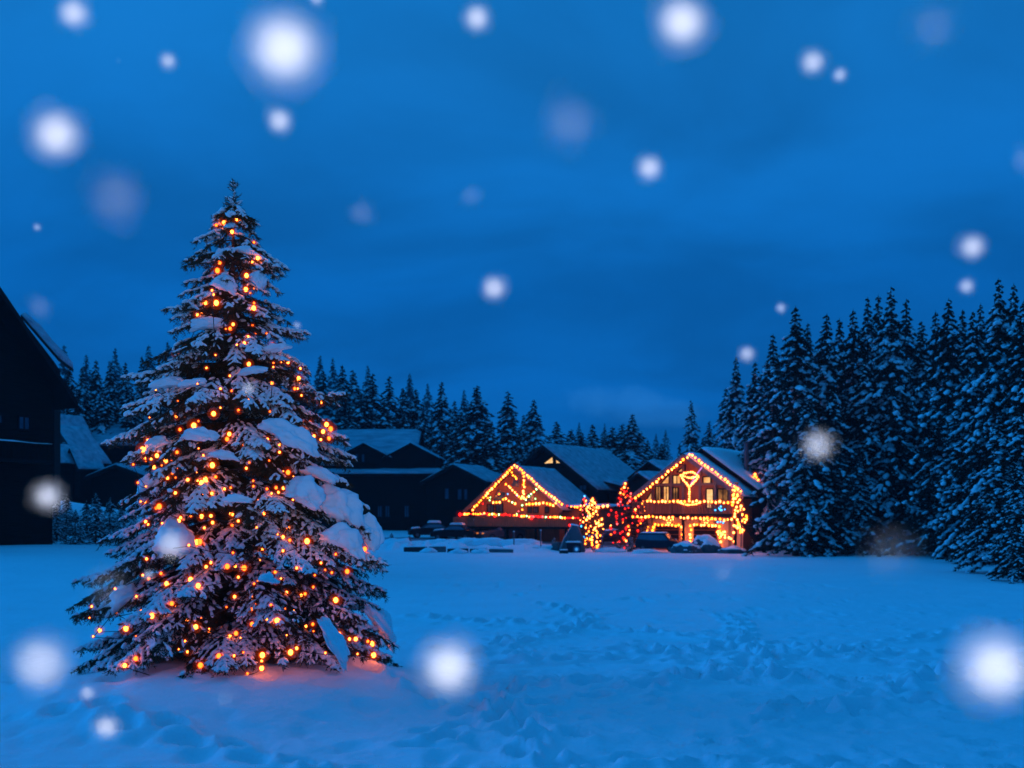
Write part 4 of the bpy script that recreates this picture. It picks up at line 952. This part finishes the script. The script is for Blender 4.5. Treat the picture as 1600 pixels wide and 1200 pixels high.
# ------------------------------------------------------------------ cars
def make_car(px, y, rz, paint, label, snow=1, van=False, s=1.0, lamp=None):
    x = PX(px, y); z = max(gz(x, y), float(base_h(x, y)))+.06
    root = empty('parked_car', (x, y, z), rz); root.scale = (s, s, s); tag(root, label, 'car', 'cars parked by the lit houses')
    if van: prof_ = [(-2.2, .30), (-2.25, .8), (-2.15, 1.0), (-1.95, 1.72), (-1.7, 1.80), (.7, 1.78), (1.35, 1.12), (2.15, .98), (2.3, .75), (2.3, .35)]; cab = [(-2.02, 1.08), (-1.86, 1.62), (.62, 1.64), (1.18, 1.10)]; H0 = 1.10
    else: prof_ = [(-2.2, .30), (-2.25, .75), (-2.1, .95), (-1.5, 1.0), (-.95, 1.42), (.25, 1.45), (.95, 1.0), (2.0, .85), (2.2, .68), (2.2, .32)]; cab = [(-1.32, 1.03), (-.88, 1.34), (.22, 1.36), (.80, 1.02)]; H0 = 1.0
    def halfw(zv): return .86-.22*max(0, zv-H0)/.5
    V = []; n = len(prof_)
    for sdn in (-1, 1):
        for (a, b) in prof_: V.append((a, sdn*halfw(b), b))
    m = MB(); m.add(V, [tuple(range(n))[::-1], tuple(range(n, 2*n))]+[(i, (i+1) % n, (i+1) % n+n, i+n) for i in range(n)])
    bo = m.build('body', paint, root); bv = bo.modifiers.new('b', 'BEVEL'); bv.width = .06; bv.segments = 2
    for sdn in (-1, 1):
        m = MB(); m.add([(a, sdn*(halfw(b)+.012), b) for a, b in cab], [(0, 1, 2, 3) if sdn > 0 else (3, 2, 1, 0)]); 
        pl = .03; m.add([(a+pl*0, sdn*(halfw(b)-.02), b) for a, b in cab], [(3, 2, 1, 0) if sdn > 0 else (0, 1, 2, 3)]); m.build('side_window', M['glass'], root)
        m = MB(); m.bar((2.19, sdn*.62-.14, .68), (2.19, sdn*.62+.14, .68), .14, .12); m.build('headlight', M['glass'] if lamp is None else lamp, root)
        m = MB(); m.bar((-2.24, sdn*.64-.12, .8), (-2.24, sdn*.64+.12, .8), .10, .12); m.build('tail_light', M['trim'], root)
        for wx in (-1.38, 1.38):
            m = MB(); m.tube([(wx, sdn*.70, .32), (wx, sdn*.89, .32)], .32, 16); wh = m.build('wheel', M['tyre'], root)
            m = MB(); m.tube([(wx, sdn*.885, .32), (wx, sdn*.90, .32)], .18, 12); m.build('rim', M['metal'], wh)
    i = 5 if van else 5; (a0, b0), (a1, b1) = prof_[i], prof_[i+1]
    for (p0, p1, nm) in ((prof_[i], prof_[i+1], 'windscreen'), ((prof_[2], prof_[3], 'rear_window') if van else (prof_[3], prof_[4], 'rear_window'))):
        d = Vector((p1[0]-p0[0], 0, p1[1]-p0[1])); nrm = Vector((-d.z, 0, d.x)).normalized()
        if nrm.z < 0: nrm = -nrm
        a = Vector((p0[0], 0, p0[1]))+d*.12+nrm*.015; b = Vector((p0[0], 0, p0[1]))+d*.88+nrm*.015
        m = MB(); m.add([a+Vector((0, -.6, 0)), a+Vector((0, .6, 0)), b+Vector((0, .6, 0)), b+Vector((0, -.6, 0)), a+Vector((0, -.6, 0))-nrm*.03, a+Vector((0, .6, 0))-nrm*.03, b+Vector((0, .6, 0))-nrm*.03, b+Vector((0, -.6, 0))-nrm*.03], [(0, 1, 2, 3), (7, 6, 5, 4), (0, 4, 5, 1), (1, 5, 6, 2), (2, 6, 7, 3), (3, 7, 4, 0)]); m.build(nm, M['glass'], root)
    if snow:
        rf = prof_[4][0], prof_[5][0], prof_[5][1]+.01
        slab(root, (rf[0]-.05, -.62, rf[2]), (rf[1]+.05, -.62, rf[2]), (rf[1]+.05, .62, rf[2]), (rf[0]-.05, .62, rf[2]), .10+.14*snow, M['snow'], 'snow_cover', int(px), .03, (12, 10))
        if snow > .5:
            slab(root, (prof_[-4][0]+.1, -.7, prof_[-4][1]-.02), (prof_[-3][0]-.1, -.7, prof_[-3][1]+.03), (prof_[-3][0]-.1, .7, prof_[-3][1]+.03), (prof_[-4][0]+.1, .7, prof_[-4][1]-.02), .16, M['snow'], 'hood_snow', int(px)+5, .03, (10, 10))
    return root
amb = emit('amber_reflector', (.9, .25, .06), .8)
make_car(673, 97, R(190), M['paint_black'], 'dark car with snow heaped on roof and bonnet, leftmost of the parked cars', 1)
make_car(710, 95, R(165), M['paint_black'], 'dark car under snow, second from the left, before the dark building', 1)
make_car(745, 101, R(180), M['paint_grey'], 'car almost hidden under a smooth cap of snow behind the grey saloon', 1.6)
make_car(785, 94.5, R(205), M['paint_grey'], 'grey saloon with clear roof parked before the middle chalet', 0, lamp=amb, s=1.05)
make_car(836, 100, R(170), M['paint_black'], 'black car in the shade beneath the middle chalet balcony', .4)
make_car(952, 90, R(200), M['paint_blue'], 'small dark car parked between the two decorated trees', .8, s=.85)
make_car(1030, 77.5, R(-28), M['paint_blue'], 'dark blue estate car beside the left garage of the right-hand house', .15, van=True, s=.8)

# ------------------------------------------------------------------ snow heaps, rocks, kerbs, posts
def heap(px, y, w, hgt, d, label, m=None, name='snow_pile', cat='snow pile', seed=0, cap=False, group=None):
    x = PX(px, y); z = gz(x, y); V = IV.copy(); i = seed+px
    nz = fbm(V[:, 0]*1.5+i, V[:, 1]*1.5, V[:, 2]*1.5+i*.3, 3); V = V*(1+.28*nz[:, None])
    V = V*np.array([w/2, d/2, hgt]); V[:, 2] = np.maximum(V[:, 2], -.25)
    if not cap:
        o = link(name, np_mesh(name, V, [IF], [m or M['snow']], smooth=True), None, (x, y, z)); tag(o, label, cat, group); return o
    r = empty(name, (x, y, z)); tag(r, label, cat, group)
    link('stone', np_mesh('stone', V, [IF], [M['rock']]), r)
    V2 = V*np.array([.92, .92, 1.0])+np.array([0, 0, .10*hgt+.04]); V2[:, 2] = np.where(V2[:, 2] < hgt*.35, np.minimum(V2[:, 2]-.12, hgt*.30), V2[:, 2])
    link('snow_cap', np_mesh('snow_cap', V2, [IF], [M['snow']], smooth=True), r); return r
heap(1072, 76, 2.3, .75, 2, 'boulder with dark right flank under snow, in front of the right garage post', cap=True, name='boulder', cat='boulder', group='snow-capped boulders')
heap(1102, 77, 2.4, 1.05, 2, 'tallest snow-capped boulder in front of the right garage door', cap=True, name='boulder', cat='boulder', group='snow-capped boulders')
heap(1145, 76, 2.4, .42, 2, 'low snow-covered boulder right of the garages', cap=True, name='boulder', cat='boulder', group='snow-capped boulders')
for i, (px, y, w_, h_, lb) in enumerate([(650, 86, 2.6, .5, 'low heap of snow left of the parked cars, nearest the dark building'), (688, 84.5, 3.2, .55, 'long ploughed heap of snow before the leftmost car'), (730, 83.5, 3.4, .6, 'ploughed heap of snow behind the kerb blocks'), (770, 83, 3.2, .6, 'heap of snow in front of the grey saloon'), (815, 82, 3.4, .55, 'broad flat heap of snow before the middle chalet'),
        (850, 80.5, 3.0, .35, 'low snow heap left of the dark covered cart'), (1010, 76, 2.2, .35, 'small snow heap in front of the estate car'), (955, 79, 2.4, .35, 'snow heap at the foot of the red-lit tree'), (622, 84, 2.4, .5, 'snow heap nearest the Christmas tree branches'), (669, 75.6, 1.3, .32, 'small snow heap spilling over the gap after the first kerb block'), (716, 75.4, 1.5, .34, 'small snow heap leaning on the long kerb block'), (752, 75.4, 1.4, .30, 'small snow heap over the end of the fourth kerb block')]):
    heap(px, y, w_, h_, 1.6, lb, seed=i*3, group='ploughed snow heaps')
def block(px0, px1, y, h_, mm, lb, snow=True, cat='kerb block', name='kerb_block'):
    x0, x1 = PX(px0, y), PX(px1, y); xm = (x0+x1)/2; z = gz(xm, y); r = empty(name, (xm, y, z)); tag(r, lb, cat, 'kerb blocks at the field edge'); r.rotation_euler = (rb.uniform(-.03, .03), rb.uniform(-.02, .02), rb.uniform(-.10, .10)); h_ *= rb.uniform(.75, 1.1)
    m = MB(); m.box(-(x1-x0)/2, (x1-x0)/2, -.15, .15, -.2, h_); o = m.build('block', mm, r); b = o.modifiers.new('b', 'BEVEL'); b.width = .03
    if snow: slab(r, (-(x1-x0)/2+.03, -.13, h_), ((x1-x0)/2-.03, -.13, h_), ((x1-x0)/2-.03, .13, h_), (-(x1-x0)/2+.03, .13, h_), .10, M['snow'], 'snow_cap', int(px0), .02, (14, 6))
block(631, 668, 76.5, .42, M['darkconc'], 'dark kerb block, leftmost at the far edge of the field')
block(670, 697, 77, .42, M['concrete'], 'pale kerb block beside the leftmost dark one')
block(699, 732, 76.2, .38, M['darkconc'], 'long dark kerb block, third from the left')
block(734, 762, 76.2, .34, M['darkconc'], 'dark kerb block, fourth from the left')
block(764, 802, 76.8, .22, M['concrete'], 'low thin kerb block, rightmost and nearly buried')
block(874, 888, 76.5, .2, M['darkconc'], 'short buried kerb block left of the covered cart')
def post(px, y, h_, lb):
    x = PX(px, y); z = gz(x, y); r = empty('marker_post', (x, y, z)); tag(r, lb, 'post', 'thin marker posts')
    m = MB(); m.tube([(0, 0, -.2), (0, 0, h_)], .045, 8); m.build('pole', M['metal'], r)
    m = MB(); m.tube([(0, 0, h_), (0, 0, h_+.08)], .065, 8); m.build('snow_cap', M['snow'], r)
post(845, 80, 1.5, 'thin dark marker post before the middle chalet')
post(929, 79, 1.3, 'thin marker post in front of the white-lit shrub')
post(941, 79, 1.2, 'thin marker post just left of the red-lit tree')
post(1158, 77, 3.4, 'tall thin pole right of the right-hand garages')
post(803, 81, 1.2, 'short marker post left of the middle snow heap')
post(1056, 77, 1.0, 'short marker post beside the estate car')
# covered sculpture / cart with a blue lamp
x = PX(895, 79); z = gz(x, 79); r = empty('stone_well', (x, 79, z)); tag(r, 'dark covered well with pitched top and snow cap, before the white-lit shrub', 'well')
m = MB(); m.prism([(-1.15, 0), (1.0, 0), (.8, 1.1), (.45, 2.0), (-.1, 2.15), (-.75, 1.1)], -.5, .5); o = m.build('body', M['metal'], r); b = o.modifiers.new('b', 'BEVEL'); b.width = .08
m = MB(); m.box(-.55, .55, -1.2, -.6, -.1, .75); m.build('base_block', M['paint_blue'], r)
m = MB(); m.bar((-.35, -.8, .8), (-.35, -.8, 1.3), .12); m.build('tap', M['metal'], r)
slab(r, (-.62, -1.25, .76), (.62, -1.25, .76), (.62, -.55, .76), (-.62, -.55, .76), .14, M['snow'], 'block_snow', 5, .03, (10, 8))
slab(r, (-.2, -.5, 2.14), (.5, -.5, 2.02), (.5, .5, 2.02), (-.2, .5, 2.14), .14, M['snow'], 'snow_cap', 6, .03, (10, 8))
pb = Vector((x+.2, 79-1.5, z+.25)); r2 = empty('blue_lamp', pb); tag(r2, 'small cyan lamp glowing at the foot of the covered well', 'lamp')
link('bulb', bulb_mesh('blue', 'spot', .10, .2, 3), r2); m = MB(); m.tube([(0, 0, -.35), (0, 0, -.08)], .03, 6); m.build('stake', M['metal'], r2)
pb = Vector((PX(927, 78.5), 78.5, gz(PX(927, 78.5), 78.5)+.35)); r3 = empty('ground_lamp', pb); tag(r3, 'tiny pinkish lamp on a stake in the snow below the white-lit shrub', 'lamp')
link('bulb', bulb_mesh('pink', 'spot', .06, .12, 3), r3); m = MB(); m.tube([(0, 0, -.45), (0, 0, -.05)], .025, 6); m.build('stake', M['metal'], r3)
heap(876, 80, 1.9, .7, 1.2, 'dark low rock left of the covered well', M['rock'], 'rock', 'rock', 3)

# ------------------------------------------------------------------ snowflakes in the air, close to the lens and far out of focus
V0, F0 = ico(3)
flake_me = []
for q in range(5):                       # a clump of crystals: solid heart, ever sparser small hexagonal plates around it
    r4 = np.random.RandomState(50+q)
    nz = fbm(V0[:, 0]*2.2+q*9, V0[:, 1]*2.2, V0[:, 2]*2.2+q*4, 3); Vs = [V0*(.46 if q < 3 else .01)*(1+.2*nz[:, None])]; Fs = [F0]; off = len(V0)
    hexa = np.array([(cos(k*pi/3), sin(k*pi/3), 0) for k in range(6)]); tri = np.array([(0, 1, 2), (0, 2, 3), (0, 3, 4), (0, 4, 5)])
    NP = (1000, 1000, 1000, 190, 95)[q]; quant = np.abs(np.sort(r4.normal(0, .66 if q < 3 else .75, NP*9))[::9]); r4.shuffle(quant)
    for k in range(NP):
        zk = 1-2*(k+.5)/NP; ak = k*2.39996; ck = math.sqrt(1-zk*zk); d = np.array([ck*cos(ak), ck*sin(ak), zk])+r4.normal(0, .05, 3); rad = quant[k]
        if rad > 1.3: rad = r4.uniform(.1, 1.2)
        A3 = np.linalg.qr(r4.normal(size=(3, 3)))[0]
        Vs.append((hexa*(.048 if q < 3 else .025)*r4.uniform(.6, 1.3))@A3.T+d*rad); Fs.append(tri+off); off += 6
    flake_me.append(np_mesh('snowflake', np.concatenate(Vs), [np.concatenate(Fs)], [M['flake']]))
flakes = [(115,20,64,1,'top left corner'),(495,-4,34,1,'cut by the top edge, right of the largest flake'),(445,75,150,1,'largest flake high above the Christmas tree'),(185,95,14,0.25,'tiny faint flake under the top left corner'),(263,95,36,1,'small flake between the top left corner and the largest flake'),
 (437,188,52,1,'just below the largest flake'),(90,210,104,1,'large flake at the left, high above the dark gable'),(58,355,18,1,'tiny flake over the dark gable'),(180,310,125,0.15,'wide faint flake left of the Christmas tree top'),(565,333,56,0.21,'faint flake right of the Christmas tree top'),
 (736,306,46,0.15,'faint flake in the middle sky'),(745,28,56,1,'near the top edge, just left of centre'),(890,190,120,0.17,'wide faint flake in the upper middle sky'),(1015,262,54,1,'bright flake in the right middle sky'),(1065,35,108,1,'large flake at the top, right of centre'),
 (1270,97,52,1,'upper flake of the close pair at the top right'),(1312,117,32,1,'lower flake of the close pair at the top right'),(1460,40,110,0.07,'hardly visible wide flake in the top right corner'),(1518,385,54,1,'bright flake above the right forest tops'),(1510,447,34,1,'small flake touching the right forest tops'),
 (1220,481,24,1,'tiny flake by the tip of the left forest spruce'),(1167,553,36,1,'small flake over the far spruces behind the right-hand house'),(772,450,52,1,'bright flake in the centre of the sky'),(464,508,17,1,'tiny flake right of the Christmas tree, near its middle'),(62,480,52,0.15,'faint flake beside the dark gable roof'),
 (388,607,30,0.72,'small flake in front of the Christmas tree middle'),(1277,695,66,0.72,'bright flake before the right forest'),(75,775,64,1,'bright flake before the foot of the dark gable'),(268,850,62,0.72,'bright flake in front of the big clump on the tree'),(232,898,24,0.72,'tiny flake at the left lower branches'),
 (65,1035,112,0.50,'wide soft flake at the lower left'),(137,1082,32,1,'small flake under the lowest left branches'),(167,1135,52,1,'bright flake low at the left bottom'),(350,1090,46,0.17,'faint flake at the foot of the Christmas tree'),(700,1040,116,1,'large flake over the snow right of the Christmas tree'),
 (1553,1040,150,1,'second largest flake, at the lower right edge'),(1390,865,110,0.15,'wide faint flake at the foot of the right forest'),(1598,250,60,0.15,'faint flake cut by the right edge'),(1130,895,40,0.15,'faint flake over the field by the garages'),(170,920,110,0.11,'wide faint flake over the lower left branches')]
for i, (px, py, diam, br_, lb) in enumerate(flakes):
    k = 1.0 if br_ < .29 or br_ >= 1 else math.sqrt(br_)           # flake size over blur size
    b = diam/(1+k); ap = k*b
    y = 1/(b/F/APERTURE+1/17.5)
    size = ap/F*y
    o = bpy.data.objects.new('snowflake', flake_me[i % 3 if br_ > .29 else (3 if br_ > .12 else 4)]); COL.objects.link(o)
    o.location = (PX(px, y), y, CAMZ-(py-HZ)/F*y); o.scale = (size*.60,)*3; o.rotation_euler = (i, i*2.1, i*.7)
    o['label'] = 'blurred white snowflake, '+lb; o['category'] = 'snowflake'; o['group'] = 'snowflakes falling near the camera'
for t in trees:
    if '_v' in t: del t['_v']

# ------------------------------------------------------------------ the cold air: far trees fade into it
m = MB(); m.box(-595, 595, -20, 420, -3, 60)
hz = bpy.data.materials.new('haze'); hz.use_nodes = True; t = hz.node_tree; t.nodes.clear()
ho = t.nodes.new('ShaderNodeOutputMaterial'); hv = t.nodes.new('ShaderNodeVolumePrincipled'); hv.inputs['Color'].default_value = (.35, .75, 1, 1); hv.inputs['Density'].default_value = .00033
t.links.new(hv.outputs[0], ho.inputs['Volume'])
h_ = m.build('haze', hz); tag(h_, kind='stuff')
